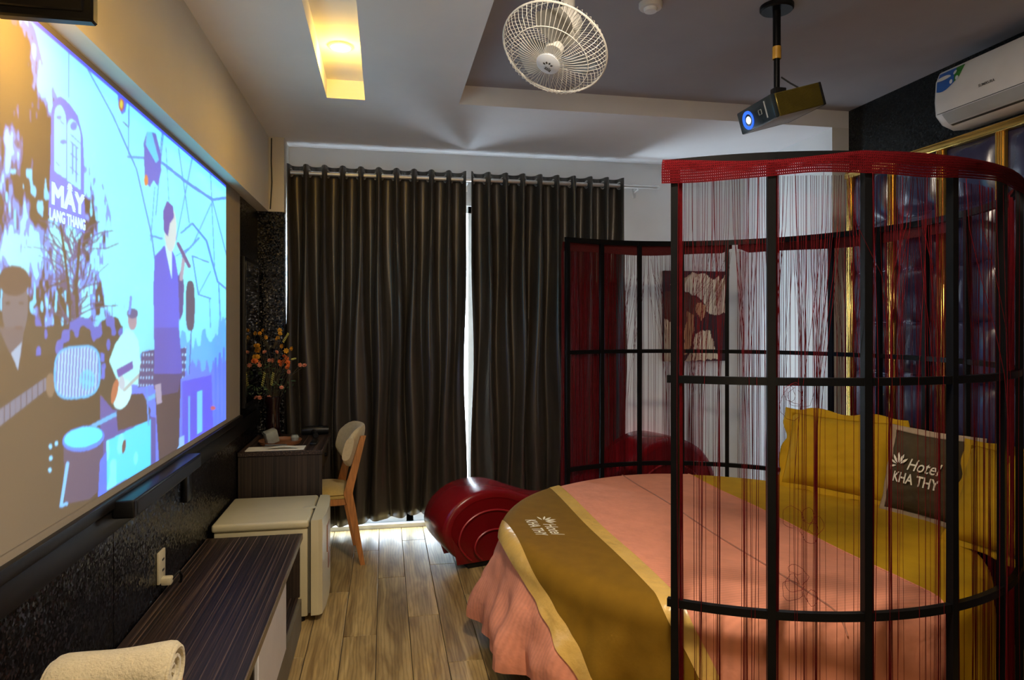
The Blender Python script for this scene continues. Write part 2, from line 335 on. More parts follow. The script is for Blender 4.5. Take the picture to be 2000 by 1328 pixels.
struct(obj('wall_entrance', MB().box(-0.95, 3.05, YN-0.12, YN, 0, 3.0), M['cream'], smooth=False))
# black rail that closes the wallpaper under the projection panel
tr = MB().rbox(XL, XL+0.022, YN, 4.14, 0.925, 0.962, 0.006, 2); tr.rbox(XL, XL+0.012, YN, YC, 0.845, 0.925, 0.004, 2)
struct(obj('trim_1', tr, M['trim']))

win = struct(obj('window_1', MB().box(WX0, WX1, YW-0.02, 5.1, 0.0, 0.03), M['frame'], smooth=False))
fr = MB()
for a in (WX0, 0.16, 0.62, 1.24, WX1-0.05): fr.box(a, a+0.05, 5.0, 5.06, 0.03, WZ1)
fr.box(WX0, WX1, 5.0, 5.06, WZ1-0.05, WZ1); fr.box(WX0, WX1, 5.0, 5.06, 0.03, 0.1)
obj('window_frame', fr, M['frame'], win, smooth=False)
for a, b in ((WX0+0.05, 0.16), (0.21, 0.62), (0.67, 1.24), (1.29, WX1-0.05)):
    obj('pane', MB().box(a, b, 5.028, 5.034, 0.1, WZ1-0.05), M['glass'], win, smooth=False)

# ------------------------------------------------------------------ projection screen and its picture
def vnoise(u, v, cell, seed):
    r = np.random.RandomState(seed); g = r.rand(64, 64)
    x = u / cell; y = v / cell; xi = np.floor(x).astype(int); yi = np.floor(y).astype(int); fx = x - xi; fy = y - yi
    fx = fx*fx*(3-2*fx); fy = fy*fy*(3-2*fy); G = lambda a, b: g[a % 64, b % 64]
    return (G(xi, yi)*(1-fx)+G(xi+1, yi)*fx)*(1-fy) + (G(xi, yi+1)*(1-fx)+G(xi+1, yi+1)*fx)*fy
def inpoly(U, V, poly):
    m = np.zeros(U.shape, bool); n = len(poly)
    for i in range(n):
        x1, y1 = poly[i]; x2, y2 = poly[(i+1) % n]
        c = ((y1 > V) != (y2 > V)) & (U < (x2-x1)*(V-y1)/((y2-y1) if y2 != y1 else 1e-9)+x1); m ^= c
    return m
def ell(U, V, cx, cy, rx, ry, a=0.0):
    c, s = math.cos(a), math.sin(a); X = (U-cx)*c+(V-cy)*s; Y = -(U-cx)*s+(V-cy)*c
    return (X/rx)**2+(Y/ry)**2 < 1
def seg(U, V, pts, wd):
    m = np.zeros(U.shape, bool)
    for (x1, y1), (x2, y2) in zip(pts[:-1], pts[1:]):
        dx, dy = x2-x1, y2-y1; t = np.clip(((U-x1)*dx+(V-y1)*dy)/(dx*dx+dy*dy+1e-9), 0, 1)
        m |= (U-x1-t*dx)**2+(V-y1-t*dy)**2 < (wd/2)**2
    return m
def paint(me, colarr):
    a = me.color_attributes.new('print', 'FLOAT_COLOR', 'POINT')
    full = np.ones((len(colarr), 4), np.float32); full[:, :3] = colarr; a.data.foreach_set('color', full.ravel())
LIN = lambda *c: np.array(srgb(*c)[:3])

IY0, IY1, IZ0, IZ1 = 1.575, 3.785, 0.985, 2.236
scr = thing('projection_screen', 'wide painted projection panel on the left wall showing a live band video', 'screen', (XL, 2.7, 0.962))
obj('panel', MB().box(XL, XL+0.006, 1.2, 4.14, 0.962, ZS), M['screen'], scr, smooth=False)
def project(Y, Z, X=XL):
    xr = X*CT - Y*ST; d = X*ST + Y*CT; return U0 + F*xr/d, V0 - F*(Z-EYE)/d
NC, NR = 470, 470
ue = np.linspace(-36, 441, NC)
dX = (ue-U0)/F*CT+ST; dY = CT-(ue-U0)/F*ST
Ycol = np.clip(XL/dX*dY, IY0, IY1); Zrow = np.linspace(IZ0, IZ1, NR)
YY, ZZ = np.meshgrid(Ycol, Zrow, indexing='ij'); YY = YY.ravel(); ZZ = ZZ.ravel()
U, V = project(YY, ZZ)
# flat picture coordinates, so that texture grain does not follow the perspective
PY, PZ = YY*400, ZZ*400
col = np.zeros((len(U), 3))
sky = np.array(srgb(150, 236, 255)[:3]); col[:] = sky
g = np.clip((120-U)/160, 0, 1)[:, None]; col = col*(1-g) + np.array(srgb(190, 225, 255)[:3])*g
haze = np.clip((V-560)/330, 0, 1)[:, None]*np.clip((U-200)/120, 0, 1)[:, None]; col = col*(1-haze)+LIN(90, 130, 250)*haze
lineblue = LIN(70, 130, 215)
dome = [([(128, 85), (128, 190)], 2.2), ([(155, 115), (215, 225), (262, 330), (292, 460), (300, 520)], 3.0), ([(247, 205), (246, 300)], 2.4), ([(246, 306), (275, 308)], 5),
        ([(313, 318), (360, 355), (412, 390), (440, 386)], 6), ([(313, 255), (305, 330)], 2), ([(315, 258), (300, 420)], 2.2), ([(345, 290), (366, 435)], 2.0), ([(372, 308), (340, 470)], 2.2), ([(412, 392), (372, 480), (340, 500)], 2.2),
        ([(412, 392), (440, 500)], 2.2), ([(408, 340), (416, 520)], 1.8), ([(290, 460), (312, 466)], 4), ([(350, 455), (372, 436), (400, 470), (422, 550), (440, 565)], 4), ([(352, 500), (385, 465)], 4), ([(372, 500), (404, 512)], 3), ([(372, 500), (384, 575), (408, 583)], 3),
        ([(384, 575), (408, 530)], 2), ([(406, 585), (408, 640)], 1.6), ([(424, 550), (428, 640), (418, 760)], 2.4), ([(440, 620), (424, 640)], 2.2), ([(298, 365), (290, 470)], 1.8), ([(320, 285), (326, 395)], 1.4)]
for pts, wd in dome: col[seg(U, V, pts, wd)] = lineblue
# tree belt on the right horizon
tb = (V > 700-60*vnoise(PY, PZ*0.3, 16, 3)-40*np.clip((U-380)/60, 0, 1)) & (U > 225) & (V < 900); col[tb] = LIN(90, 160, 245)
tb2 = (V > 740-50*vnoise(PY, PZ*0.3, 12, 4)) & (U > 225); col[tb2] = LIN(100, 112, 245)
# big tree on the left
bx = np.interp(V, [20, 60, 120, 200, 280, 360, 430, 520, 600, 700], [30, 48, 62, 96, 150, 182, 200, 222, 236, 250])
dens = np.clip((bx-U)/70, 0, 1)
n1 = 0.40*vnoise(PY, PZ*0.6, 46, 5)+0.26*vnoise(PY, PZ*0.6, 19, 6)+0.19*vnoise(PY, PZ*0.5, 8, 7)+0.15*vnoise(PY, PZ*0.4, 3.6, 8)
thr = 0.66-0.27*dens - 0.16*np.clip((300-V)/300, 0, 1)*np.clip((75-U)/40, 0, 1) + 0.11*np.clip((V-420)/80, 0, 1)
leaf = (n1 > thr) & (U < bx+6)
leaf2 = (n1 > thr-0.06) & (U < bx+14)
col[leaf2] = LIN(105, 135, 235); col[leaf] = LIN(70, 66, 140)
core = n1 > thr+0.035
col[leaf & core] = 0.004
brightgap = (vnoise(PY, PZ*0.5, 7, 9) > 0.74) & leaf & (V > 330); col[brightgap] = LIN(120, 205, 255)
rb = random.Random(4)
for i in range(70):
    bx0, by0 = 135+rb.uniform(-6, 6), rb.uniform(470, 660); a = rb.uniform(-1, 1); ln = rb.uniform(30, 110)
    p = [(bx0, by0)]
    for q in range(4): bx0 += ln/4*math.sin(a)*1.0; by0 -= ln/4*abs(math.cos(a))*0.9; a += rb.uniform(-.5, .5); p.append((bx0, by0))
    col[seg(U, V, p, rb.uniform(1.4, 3.2))] = LIN(62, 50, 110)
for p, wd in (([(148, 690), (143, 560), (150, 470)], 6), ([(132, 690), (130, 580), (118, 480), (112, 440)], 5), ([(60, 600), (90, 560), (128, 545)], 4)): col[seg(U, V, p, wd)] = 0.008
# hedge and dark ground
hy = 640-30*vnoise(PY, PZ, 20, 11); hd = (V > hy) & (U < 235); col[hd] = 0.012
bl = hd & (vnoise(PY, PZ, 14, 12) > 0.66) & (V < 720) & (U > 60); col[bl] = LIN(60, 80, 190)
gr = V > np.interp(U, [-40, 120, 215, 300, 440], [700, 690, 800, 815, 860]); col[gr & (U < 225)] = 0.003
pur = gr & (U > 190) & (U < 300); col[pur] = LIN(70, 60, 150)
col[(U > 150) & (U < 200) & (V > 690) & (V < 740) & (vnoise(PY, PZ, 10, 14) > .5)] = LIN(80, 95, 210)
# railing
col[seg(U, V, [(120, 862), (215, 812), (300, 772)], 8)] = LIN(90, 165, 225)
# near player with guitar
col[inpoly(U, V, [(-40, 1100), (-40, 700), (-5, 690), (22, 660), (52, 675), (70, 720), (80, 800), (60, 1000)])] = 0.003
col[ell(U, V, 22, 595, 26, 70)] = LIN(96, 78, 96); col[ell(U, V, 20, 548, 31, 30)] = LIN(40, 24, 40)
col[inpoly(U, V, [(-10, 640), (10, 640), (40, 640), (34, 700), (12, 690)])] = LIN(84, 66, 84)
col[inpoly(U, V, [(14, 690), (36, 668), (28, 722)])] = LIN(170, 160, 190)
for a in (8, 34): col[ell(U, V, a, 592, 5, 3)] = LIN(40, 24, 40)
col[ell(U, V, 29, 640, 9, 3)] = LIN(70, 40, 60)
nk = inpoly(U, V, [(-20, 808), (82, 738), (96, 752), (-20, 842)]); col[nk] = LIN(105, 95, 125)
col[nk & ((U % 11) < 2)] = LIN(50, 40, 70)
col[ell(U, V, 92, 752, 9, 24)] = LIN(130, 84, 70)
# round-cornered garden chair
def sq(U, V, cx, cy, rx, ry): return np.abs((U-cx)/rx)**3.2+np.abs((V-cy)/ry)**3.2
q = sq(U, V-(145-U)*0.10, 145, 727, 46, 52); col[q < 1] = LIN(70, 175, 235); q2 = q < 0.78; col[q2] = LIN(110, 105, 190)
col[q2 & ((U+0.05*V) % 6.2 < 3.2)] = LIN(190, 210, 250)
col[ell(U, V, 165, 742, 16, 20) & q2 & ((U+0.05*V) % 6.2 < 4.6)] = LIN(110, 205, 250)
# tom drum, stand, box drum
col[inpoly(U, V, [(118, 868), (196, 850), (196, 950), (170, 975), (120, 985)])] = LIN(60, 44, 90)
col[ell(U, V, 157, 857, 42, 24, -0.2)] = LIN(60, 120, 240); col[ell(U, V, 157, 854, 38, 19, -0.2)] = LIN(60, 225, 250)
col[seg(U, V, [(126, 905), (113, 988), (124, 984)], 6)] = LIN(130, 185, 250)
for a, b in ((92, 872), (104, 866), (93, 895), (91, 918)): col[ell(U, V, a, b, 3.4, 4.5)] = LIN(150, 205, 255)
caj = inpoly(U, V, [(202, 862), (290, 818), (290, 908), (204, 958)]); col[caj] = LIN(45, 205, 255)
col[caj & (vnoise(PY, PZ, 26, 15) > 0.58)] = LIN(120, 240, 255); col[ell(U, V, 237, 872, 4, 14, 0.15)] = LIN(110, 50, 60)
col[inpoly(U, V, [(190, 900), (204, 880), (204, 962), (186, 972)])] = LIN(50, 100, 240)
# seated guitarist
col[inpoly(U, V, [(222, 805), (240, 770), (275, 768), (290, 800), (288, 822), (225, 842)])] = LIN(44, 26, 44)
col[inpoly(U, V, [(208, 705), (220, 672), (242, 640), (256, 648), (266, 665), (271, 720), (268, 752), (226, 748)])] = LIN(190, 232, 238)
col[ell(U, V, 254, 624, 9, 21)] = LIN(190, 130, 150); col[ell(U, V, 254, 612, 11, 10)] = LIN(80, 70, 130); col[seg(U, V, [(251, 580), (248, 612)], 5)] = LIN(110, 130, 235)
col[ell(U, V, 234, 770, 17, 30, 0.3)] = LIN(225, 235, 245); col[ell(U, V, 219, 764, 6, 25, 0.2)] = LIN(205, 90, 60); col[inpoly(U, V, [(222, 722), (254, 705), (256, 720), (226, 738)])] = LIN(90, 60, 160)
col[seg(U, V, [(238, 762), (270, 730)], 6)] = LIN(200, 170, 170); col[ell(U, V, 233, 748, 6, 14)] = LIN(215, 185, 200)
# music stands
for p in ([(272, 688), (298, 682), (296, 752), (264, 758)], [(345, 682), (361, 676), (358, 736), (346, 742)]):
    ms = inpoly(U, V, p); col[ms] = LIN(66, 52, 118); col[ms & ((U % 5.5) < 2.2) & ((V % 15) < 5)] = LIN(190, 205, 250)
col[seg(U, V, [(282, 756), (286, 830)], 3)] = LIN(90, 130, 220)
# bar table and stools at the back
col[inpoly(U, V, [(352, 745), (410, 732), (414, 862), (352, 890)])] = LIN(84, 72, 215)
col[inpoly(U, V, [(382, 765), (392, 762), (392, 842), (382, 848)])] = LIN(120, 190, 250); col[seg(U, V, [(366, 775), (366, 865)], 3)] = LIN(100, 170, 250)
for p in ([(418, 700), (418, 855)], [(426, 690), (427, 850)], [(434, 680), (434, 830)]): col[seg(U, V, p, 4)] = LIN(80, 105, 245)
col[ell(U, V, 413, 797, 5, 4)] = LIN(225, 80, 90)
col[inpoly(U, V, [(338, 860), (356, 850), (356, 880), (338, 890)])] = LIN(160, 180, 250)
# singer
col[inpoly(U, V, [(298, 720), (350, 720), (346, 870), (338, 885), (306, 902), (300, 800)])] = LIN(48, 28, 54)
coat = inpoly(U, V, [(316, 480), (298, 500), (295, 560), (297, 690), (296, 760), (312, 772), (344, 766), (352, 720), (346, 640), (348, 560), (338, 500), (326, 478)]); col[coat] = LIN(88, 80, 205)
col[coat & (V > 640)] = LIN(82, 68, 178); col[coat & (V > 730)] = LIN(66, 46, 110)
col[inpoly(U, V, [(344, 540), (352, 520), (356, 560), (354, 610), (347, 628)])] = LIN(74, 56, 130); col[seg(U, V, [(350, 545), (355, 505)], 7)] = LIN(190, 140, 160)
col[inpoly(U, V, [(318, 478), (332, 486), (332, 548), (322, 500)])] = LIN(225, 230, 245)
col[ell(U, V, 329, 448, 12, 44)] = LIN(232, 196, 196); col[inpoly(U, V, [(314, 412), (322, 392), (334, 402), (336, 425), (328, 436), (324, 462), (316, 452)])] = LIN(96, 66, 160)
col[seg(U, V, [(344, 476), (352, 492), (366, 520)], 7)] = LIN(110, 70, 130); col[inpoly(U, V, [(298, 752), (310, 748), (312, 786), (302, 790)])] = LIN(190, 140, 170)
# hanging lantern and speakers
col[sq(U, V, 368, 597, 9, 49) < 1] = LIN(74, 60, 92); col[seg(U, V, [(370, 646), (366, 730)], 2)] = LIN(70, 60, 140)
col[inpoly(U, V, [(276, 278), (283, 256), (300, 260), (310, 300), (311, 335), (303, 364), (296, 352), (288, 366), (278, 352)])] = LIN(96, 88, 190); col[inpoly(U, V, [(283, 256), (292, 258), (306, 312), (300, 318), (280, 282)])] = LIN(80, 190, 245)
col[inpoly(U, V, [(224, 172), (244, 198), (240, 218), (233, 224), (226, 206)])] = LIN(80, 100, 220); col[ell(U, V, 232, 204, 5.5, 13)] = LIN(200, 60, 60); col[ell(U, V, 232, 203, 3, 8)] = LIN(255, 190, 60)
col[ell(U, V, 281, 352, 4, 11)] = LIN(255, 120, 60); col[seg(U, V, [(236, 238), (246, 248)], 3)] = LIN(80, 100, 180)
# window emblem plate
plate = inpoly(U, V, [(92, 330), (94, 215), (100, 192), (112, 188), (128, 200), (146, 225), (156, 265), (158, 300), (160, 455), (88, 420)]); col[plate] = LIN(96, 104, 238)
def arch(x0, x1, yt, ybl, ybr, top):
    return inpoly(U, V, [(x0, ybl)] + [(x0+(x1-x0)*(0.5-0.5*math.cos(PI*i/12)), yt+(x0+(x1-x0)*(0.5-0.5*math.cos(PI*i/12))-x0)*top-26*math.sin(PI*i/12)) for i in range(13)] + [(x1, ybr)])
col[arch(100, 123, 226, 334, 349, 0.5)] = LIN(165, 236, 252); col[arch(125, 152, 250, 352, 371, 0.75)] = LIN(165, 236, 252)
mul = LIN(96, 120, 238)
for p in ([(132, 262), (151, 280)], [(131, 275), (147, 290)], [(136, 282), (136, 340)], [(132, 300), (146, 312)], [(143, 288), (143, 355)], [(130, 325), (148, 342)]): col[seg(U, V, p, 2.6)] = mul
col[ell(U, V, 138, 246, 7, 9)] = mul; col[ell(U, V, 109, 229, 5, 4)] = mul; col[seg(U, V, [(112, 236), (119, 243)], 3)] = mul; col[ell(U, V, 117, 277, 6, 5)] = mul; col[seg(U, V, [(103, 316), (110, 324)], 2.5)] = mul
edge_in = np.clip(np.minimum((IZ1-ZZ)/0.012, 1), 0, 1); blue_edge = (edge_in < 1)
col[blue_edge] = LIN(50, 70, 235)
cg = col.reshape(NC, NR, 3)
for _ in range(2):
    pg = np.pad(cg, ((1, 1), (1, 1), (0, 0)), mode='edge'); cg = (pg[:-2, 1:-1]+pg[2:, 1:-1]+pg[1:-1, :-2]+pg[1:-1, 2:]+2*pg[1:-1, 1:-1])/6
col = cg.reshape(-1, 3)*np.array([0.55, 1.0, 1.05])*(0.90+0.2*vnoise(PY, PZ, 90, 77))[:, None]
me = bpy.data.meshes.new('projected_picture')
vs = np.stack([np.full_like(YY, XL+0.0075), YY, ZZ], 1) - np.array(scr.location)
ii, jj = np.meshgrid(np.arange(NC-1), np.arange(NR-1), indexing='ij'); a0 = (ii*NR+jj).ravel()
fq = np.stack([a0, a0+NR, a0+NR+1, a0+1], 1)
me.from_pydata(vs.tolist(), [], fq.tolist()); paint(me, col.astype(np.float32))
M['proj'] = vcol('projected_light', 0.8, base=(0.33, 0.285, 0.225, 1), emit=0.56); me.materials.append(M['proj'])
pic = bpy.data.objects.new('projected_picture', me); C.objects.link(pic); pic.parent = scr
M['projtext'] = emis('projected_lettering', srgb(190, 240, 252), 0.6)

def textmesh(body, size, shear=0.0, bold=0.0, align='LEFT'):
    c = bpy.data.curves.new('t', 'FONT'); c.body = body; c.size = size; c.shear = shear; c.offset = bold; c.align_x = align; c.resolution_u = 3
    o = bpy.data.objects.new('t', c); C.objects.link(o); dg = bpy.context.evaluated_depsgraph_get(); dg.update()
    e = o.evaluated_get(dg); m = e.to_mesh(); vs = [v.co[:] for v in m.vertices]; fs = [tuple(p.vertices) for p in m.polygons]
    e.to_mesh_clear(); bpy.data.objects.remove(o); bpy.data.curves.remove(c)
    return vs, fs
def fit(vs, x0, x1, y0, y1):
    xs = [v[0] for v in vs]; ys_ = [v[1] for v in vs]; a, b, c_, d = min(xs), max(xs), min(ys_), max(ys_)
    return [((v[0]-a)/(b-a)*(x1-x0)+x0, (v[1]-c_)/(d-c_)*(y1-y0)+y0) for v in vs]
for body, (ua, va), (ub, vb), h in (('MÂY', (95, 396), (158, 430), 50), ('LANG THANG', (90, 428), (160, 453), 22)):
    p0 = at_X(ua, va, XL); p1 = at_X(ub, vb, XL); pt = at_X(ua, va-h, XL)
    v2, f2 = textmesh(body, 1, bold=0.0); v2 = fit(v2, p0.y, p1.y, p0.z, pt.z)
    lt = MB(); e_ = 0.0035 if body[0] == 'M' else 0.0015
    for q_, (sa, sb) in enumerate(((-1, -1), (1, -1), (-1, 1), (1, 1))): lt.add([(XL+0.0084+0.0001*q_, a+sa*e_, b+sb*e_) for a, b in v2], f2)
    obj('lettering', lt, M['projtext'], scr, smooth=False, fixn=False)

# ------------------------------------------------------------------ lamps in the ceiling slot
for yy, lab in ((3.38, 'round warm downlight in the far end of the ceiling slot'), (1.35, 'round warm downlight in the ceiling slot above the bench')):
    t = thing('downlight', lab, 'ceiling light', (-0.2125, yy, ZC+0.105), group='downlights in the ceiling slot')
    obj('bezel', MB().lathe([(0.046, 0), (0.058, 0), (0.060, -0.006), (0.050, -0.010), (0.046, -0.004)], 28, (-0.2125, yy, ZC+0.105)), M['acw'], t)
    obj('diffuser', MB().lathe([(0.0, -0.005), (0.047, -0.004), (0.047, 0)], 28, (-0.2125, yy, ZC+0.105)), M['bulb'], t)
    light('downlight_bulb', 'POINT', (-0.2125, yy, ZC+0.062), 2.6, (1.0, 0.56, 0.07), 0.03)

# ------------------------------------------------------------------ speaker box, soundbar, socket
t = thing('wall_lamp', 'flat black box fixture at the top left corner above the projection panel', 'wall fixture', (-0.68, 1.52, 2.11))
obj('shade', MB().rbox(XB+0.001, -0.587, 1.50, 1.528, 2.118, 2.40, 0.004, 1), M['black'], t)
obj('shade_inset', MB().rbox(XB+0.012, -0.604, 1.495, 1.503, 2.136, 2.385, 0.003, 1), M['trim'], t)
obj('bulb', MB().lathe([(0, -0.03), (0.018, -0.02), (0.022, 0.0), (0.014, 0.025), (0, 0.03)], 16, (-0.68, 1.57, 2.24)), M['bulb'], t)
light('wall_lamp_bulb', 'POINT', (-0.63, 1.64, 2.16), 2.1, (1.0, 0.55, 0.10), 0.02)
t = thing('soundbar', 'long black soundbar on the wall just under the projection panel', 'soundbar', (-0.80, 2.63, 0.893))
obj('body', MB().rbox(XL+0.013, -0.762, 2.25, 3.02, 0.893, 0.950, 0.006, 3), M['black'], t)
obj('front_grille', MB().rbox(-0.764, -0.759, 2.27, 3.0, 0.900, 0.944, 0.002, 1), M['trim'], t)
for yy in (2.45, 2.85): obj('bracket', MB().box(XL+0.001, XL+0.02, yy, yy+0.04, 0.87, 0.90), M['bsatin'], t, smooth=False)
t = tag(obj('remote_holder', MB().rbox(XL+0.001, XL+0.022, 3.02, 3.09, 0.74, 0.86, 0.004), M['black']), 'small black device on the wall below the far end of the soundbar', 'device')
o0 = at_X(312, 1105, XL)
t = thing('wall_socket', 'ivory socket plate with a plug on the dark wall above the bench', 'socket', (XL, o0.y, 0.52))
obj('plate', MB().rbox(XL+0.0, XL+0.010, o0.y-0.036, o0.y+0.036, 0.515, 0.635, 0.003), M['outlet'], t)
for zz in (0.595, 0.555): obj('slot', MB().box(XL+0.0095, XL+0.011, o0.y-0.004, o0.y+0.018, zz, zz+0.008), M['dark'], t, smooth=False)
obj('plug', MB().rbox(XL+0.008, XL+0.045, o0.y-0.02, o0.y+0.015, 0.505, 0.535, 0.006), M['outlet'], t)
obj('cord', MB().tube([(XL+0.04, o0.y, 0.52), (XL+0.055, o0.y+0.05, 0.535), (XL+0.05, o0.y+0.10, 0.50), (XL+0.03, o0.y+0.12, 0.40)], 0.005, 6), M['black'], t)
tag(obj('wall_cable', MB().tube([(XB+0.02, YC-0.006, 2.75), (XB+0.018, YC-0.006, 2.6), (XB+0.022, YC-0.006, 2.45), (XB+0.012, YC-0.006, 2.27)], 0.004, 6), M['cable']), 'thin black cable running down the corner pier beside the curtain', 'cable')

# ------------------------------------------------------------------ bench
BX = -0.395
t = thing('low_bench', 'long low bench of dark striped veneer under the projection panel', 'bench', (-0.61, 2.2, 0))
obj('top', MB().rbox(XL+0.004, BX, 0.9, 3.40, 0.442, 0.47, 0.003, 1), M['ebony_y'], t)
obj('edge_strip', MB().box(BX-0.001, BX+0.0015, 0.9, 3.40, 0.443, 0.469), M['edge'], t, smooth=False)
obj('back_panel', MB().box(XL+0.004, XL+0.02, 0.9, 3.40, 0.02, 0.442), M['niche'], t, smooth=False)
obj('niche_floor', MB().box(XL+0.02, BX-0.02, 0.9, 3.40, 0.148, 0.162), M['ebony_y'], t, smooth=False)
obj('plinth', MB().box(XL+0.02, BX-0.005, 0.9, 3.40, 0.0, 0.148), M['plinth'], t, smooth=False)
for yy in (0.9, 2.22, 2.885, 3.382): obj('divider', MB().box(XL+0.02, BX-0.012, yy, yy+0.018, 0.162, 0.442), M['ebony_z'], t, smooth=False)
obj('door', MB().rbox(BX-0.022, BX-0.004, 2.262, 2.88, 0.152, 0.436, 0.003, 1), M['whitelam'], t)
# tray and rolled towel
ty = 1.62
t = thing('towel_tray', 'orange wooden tray on the near end of the bench under the towel', 'tray', (-0.6, ty, 0.47))
obj('tray_base', MB().rbox(-0.735, -0.475, ty-0.10, ty+0.10, 0.47, 0.49, 0.003, 1), M['orange'], t)
for a, b in (((-0.735, -0.475), (ty-0.10, ty-0.085)), ((-0.735, -0.475), (ty+0.085, ty+0.10)), ((-0.735, -0.72), (ty-0.085, ty+0.085)), ((-0.487, -0.475), (ty-0.085, ty+0.085))):
    obj('tray_side', MB().rbox(a[0], a[1], b[0], b[1], 0.49, 0.665, 0.003, 1), M['orange'], t)
tw = MB()
# solid roll with soft rounded ends; the rolled edge shows as a spiral ridge on each end
tprof = [(0.0, 0.014), (0.020, 0.010), (0.040, 0.004), (0.052, 0.001), (0.060, 0.003), (0.065, 0.009), (0.067, 0.020)]
tfull = [(r, x) for r, x in tprof] + [(0.067, 0.254*k_/12) for k_ in range(2, 11)] + [(r, 0.254-x) for r, x in reversed(tprof)]
def twf(a, b):
    r, x = tfull[int(round(b*(len(tfull)-1)))]; an = 2*PI*a; k_ = 1+0.03*math.sin(28*x+1)+0.02*math.sin(3*an+9*x)
    return (-0.716+x, ty+r*k_*1.12*math.cos(an), 0.700+r*k_*0.96*math.sin(an)+0.05*x)
tw.grid(twf, 48, len(tfull), cu=True)
for xe, sg in ((-0.716, 1), (-0.462, -1)):
    pts = []
    for i in range(90):
        q_ = i/89; an = q_*2.6*2*PI-0.9; r = 0.010+0.048*q_; dp = float(np.interp(r, [p[0] for p in tprof], [p[1] for p in tprof]))
        pts.append((xe+sg*(dp+0.001), ty+r*1.12*math.cos(an), 0.700+r*0.96*math.sin(an)+0.05*(xe+0.716)))
    tw.tube(pts, 0.0062, 8)
tag(obj('rolled_towel', tw, M['towel']), 'thick cream towel rolled up on the orange tray', 'towel')

# ------------------------------------------------------------------ fridge
t = thing('mini_fridge', 'small ivory fridge between the low bench and the desk', 'fridge', (-0.56, 3.72, 0))
fy0, fy1 = 3.46, 3.97
obj('body', MB().rbox(XL+0.02, -0.378, fy0+0.006, fy1-0.006, 0.03, 0.475, 0.008), M['fridge'], t)
obj('top_lid', MB().rbox(XL+0.01, -0.372, fy0-0.006, fy1, 0.474, 0.515, 0.014, 3), M['fridge'], t)
obj('seal', MB().box(-0.378, -0.362, fy0+0.012, fy1-0.012, 0.045, 0.50), M['seal'], t, smooth=False)
d = MB()
prof = [(-0.362, 0.0), (-0.318, 0.004), (-0.300, 0.03)]
def doorf(a, b):
    yv = fy0+0.002+(fy1-fy0-0.004)*a; ex = 0.30+0.028*math.sin(PI*a)**0.5
    return None
dp = [(-0.362, fy0+0.002), (-0.325, fy0+0.004), (-0.308, fy0+0.020), (-0.298, fy0+0.12), (-0.294, (fy0+fy1)/2), (-0.298, fy1-0.12), (-0.308, fy1-0.020), (-0.325, fy1-0.004), (-0.362, fy1-0.002)]
d.prism(dp, 0.035, 0.512, lambda p, q, z: (p, q, z))
do = obj('door', d, M['fridge'], t)
obj('handle_recess', MB().lathe([(0.0, 0.0015), (0.03, 0.002), (0.036, 0.0)], 20, (-0.395, fy0+0.24, 0.5145)), M['fridge'], do)
stk = MB()
for a, b, z0, z1 in ((0.15, 0.27, 0.30, 0.44), (0.2, 0.3, 0.2, 0.28)): stk.box(-0.2975, -0.2925, fy0+a, fy0+b, z0, z1)
obj('sticker', stk, M['copper'], do, smooth=False)
for a in (fy0+0.04, fy1-0.06):
    for b in (XL+0.05, -0.41): obj('foot', MB().lathe([(0, 0), (0.016, 0), (0.014, 0.032), (0, 0.032)], 12, (b, a, 0)), M['black'], t)

# ------------------------------------------------------------------ desk
t = thing('writing_desk', 'dark striped veneer desk in the corner beside the curtain', 'desk', (-0.6, 4.4, 0))
dx1 = -0.36
obj('top', MB().rbox(XL+0.004, dx1, 4.08, 4.715, 0.722, 0.75, 0.003, 1), M['ebony_y'], t)
for yy in (4.085, 4.69): obj('side_panel', MB().rbox(XL+0.006, dx1-0.004, yy, yy+0.022, 0, 0.722, 0.002, 1), M['ebony_z'], t)
obj('back_panel', MB().box(XL+0.006, XL+0.02, 4.107, 4.69, 0.25, 0.722), M['ebony_z'], t, smooth=False)
dr = obj('drawer', MB().rbox(XL+0.02, dx1-0.015, 4.11, 4.685, 0.60, 0.715, 0.002, 1), M['ebony_z'], t)
obj('knob', MB().lathe([(0, 0), (0.012, 0), (0.012, 0.014), (0, 0.016)], 12, (0, 0, 0), mat=Matrix.Translation((dx1-0.015, 4.4, 0.66)) @ Matrix.Rotation(PI/2, 4, 'Y')), M['bsatin'], dr)
# things on the desk
pz = 0.75
t = thing('notepad', 'open cream paper folder lying on the near edge of the desk', 'paper', (-0.62, 4.16, pz))
obj('sheet', MB().box(-0.80, -0.47, 4.105, 4.225, pz, pz+0.004), M['paper'], t, smooth=False)
obj('booklet', MB().grid(lambda a, b: (-0.68+0.17*a, 4.125+0.065*b, pz+0.008+0.010*math.sin(PI*a)*0.6), 8, 3), M['paper'], t)
tag(obj('pen', MB().tube([(-0.70, 4.17, pz+0.022), (-0.58, 4.205, pz+0.014)], 0.006, 8), M['black']), 'black pen lying on the cream paper on the desk', 'pen')
t = thing('round_tray', 'round copper coloured wooden tray on the desk in front of the vase', 'tray', (-0.64, 4.36, pz))
obj('dish', MB().lathe([(0, 0.004), (0.115, 0.004), (0.125, 0.02), (0.130, 0.02), (0.122, 0.0), (0, 0.0)], 32, (-0.64, 4.36, pz)), M['copper'], t)
gm = Matrix.Translation((-0.69, 4.33, pz+0.047)) @ Euler((0.15, -0.28, 0.5)).to_matrix().to_4x4()
tag(obj('glass_ashtray', MB().rbox(-0.038, 0.038, -0.03, 0.03, -0.04, 0.042, 0.008, 2, mat=gm), M['ice']), 'square frosted glass block tilted in the copper tray', 'ashtray')
ob = MB(); ob.lathe([(0, 0), (0.022, 0), (0.026, 0.02), (0.018, 0.034), (0, 0.036)], 14, (-0.56, 4.42, pz+0.005))
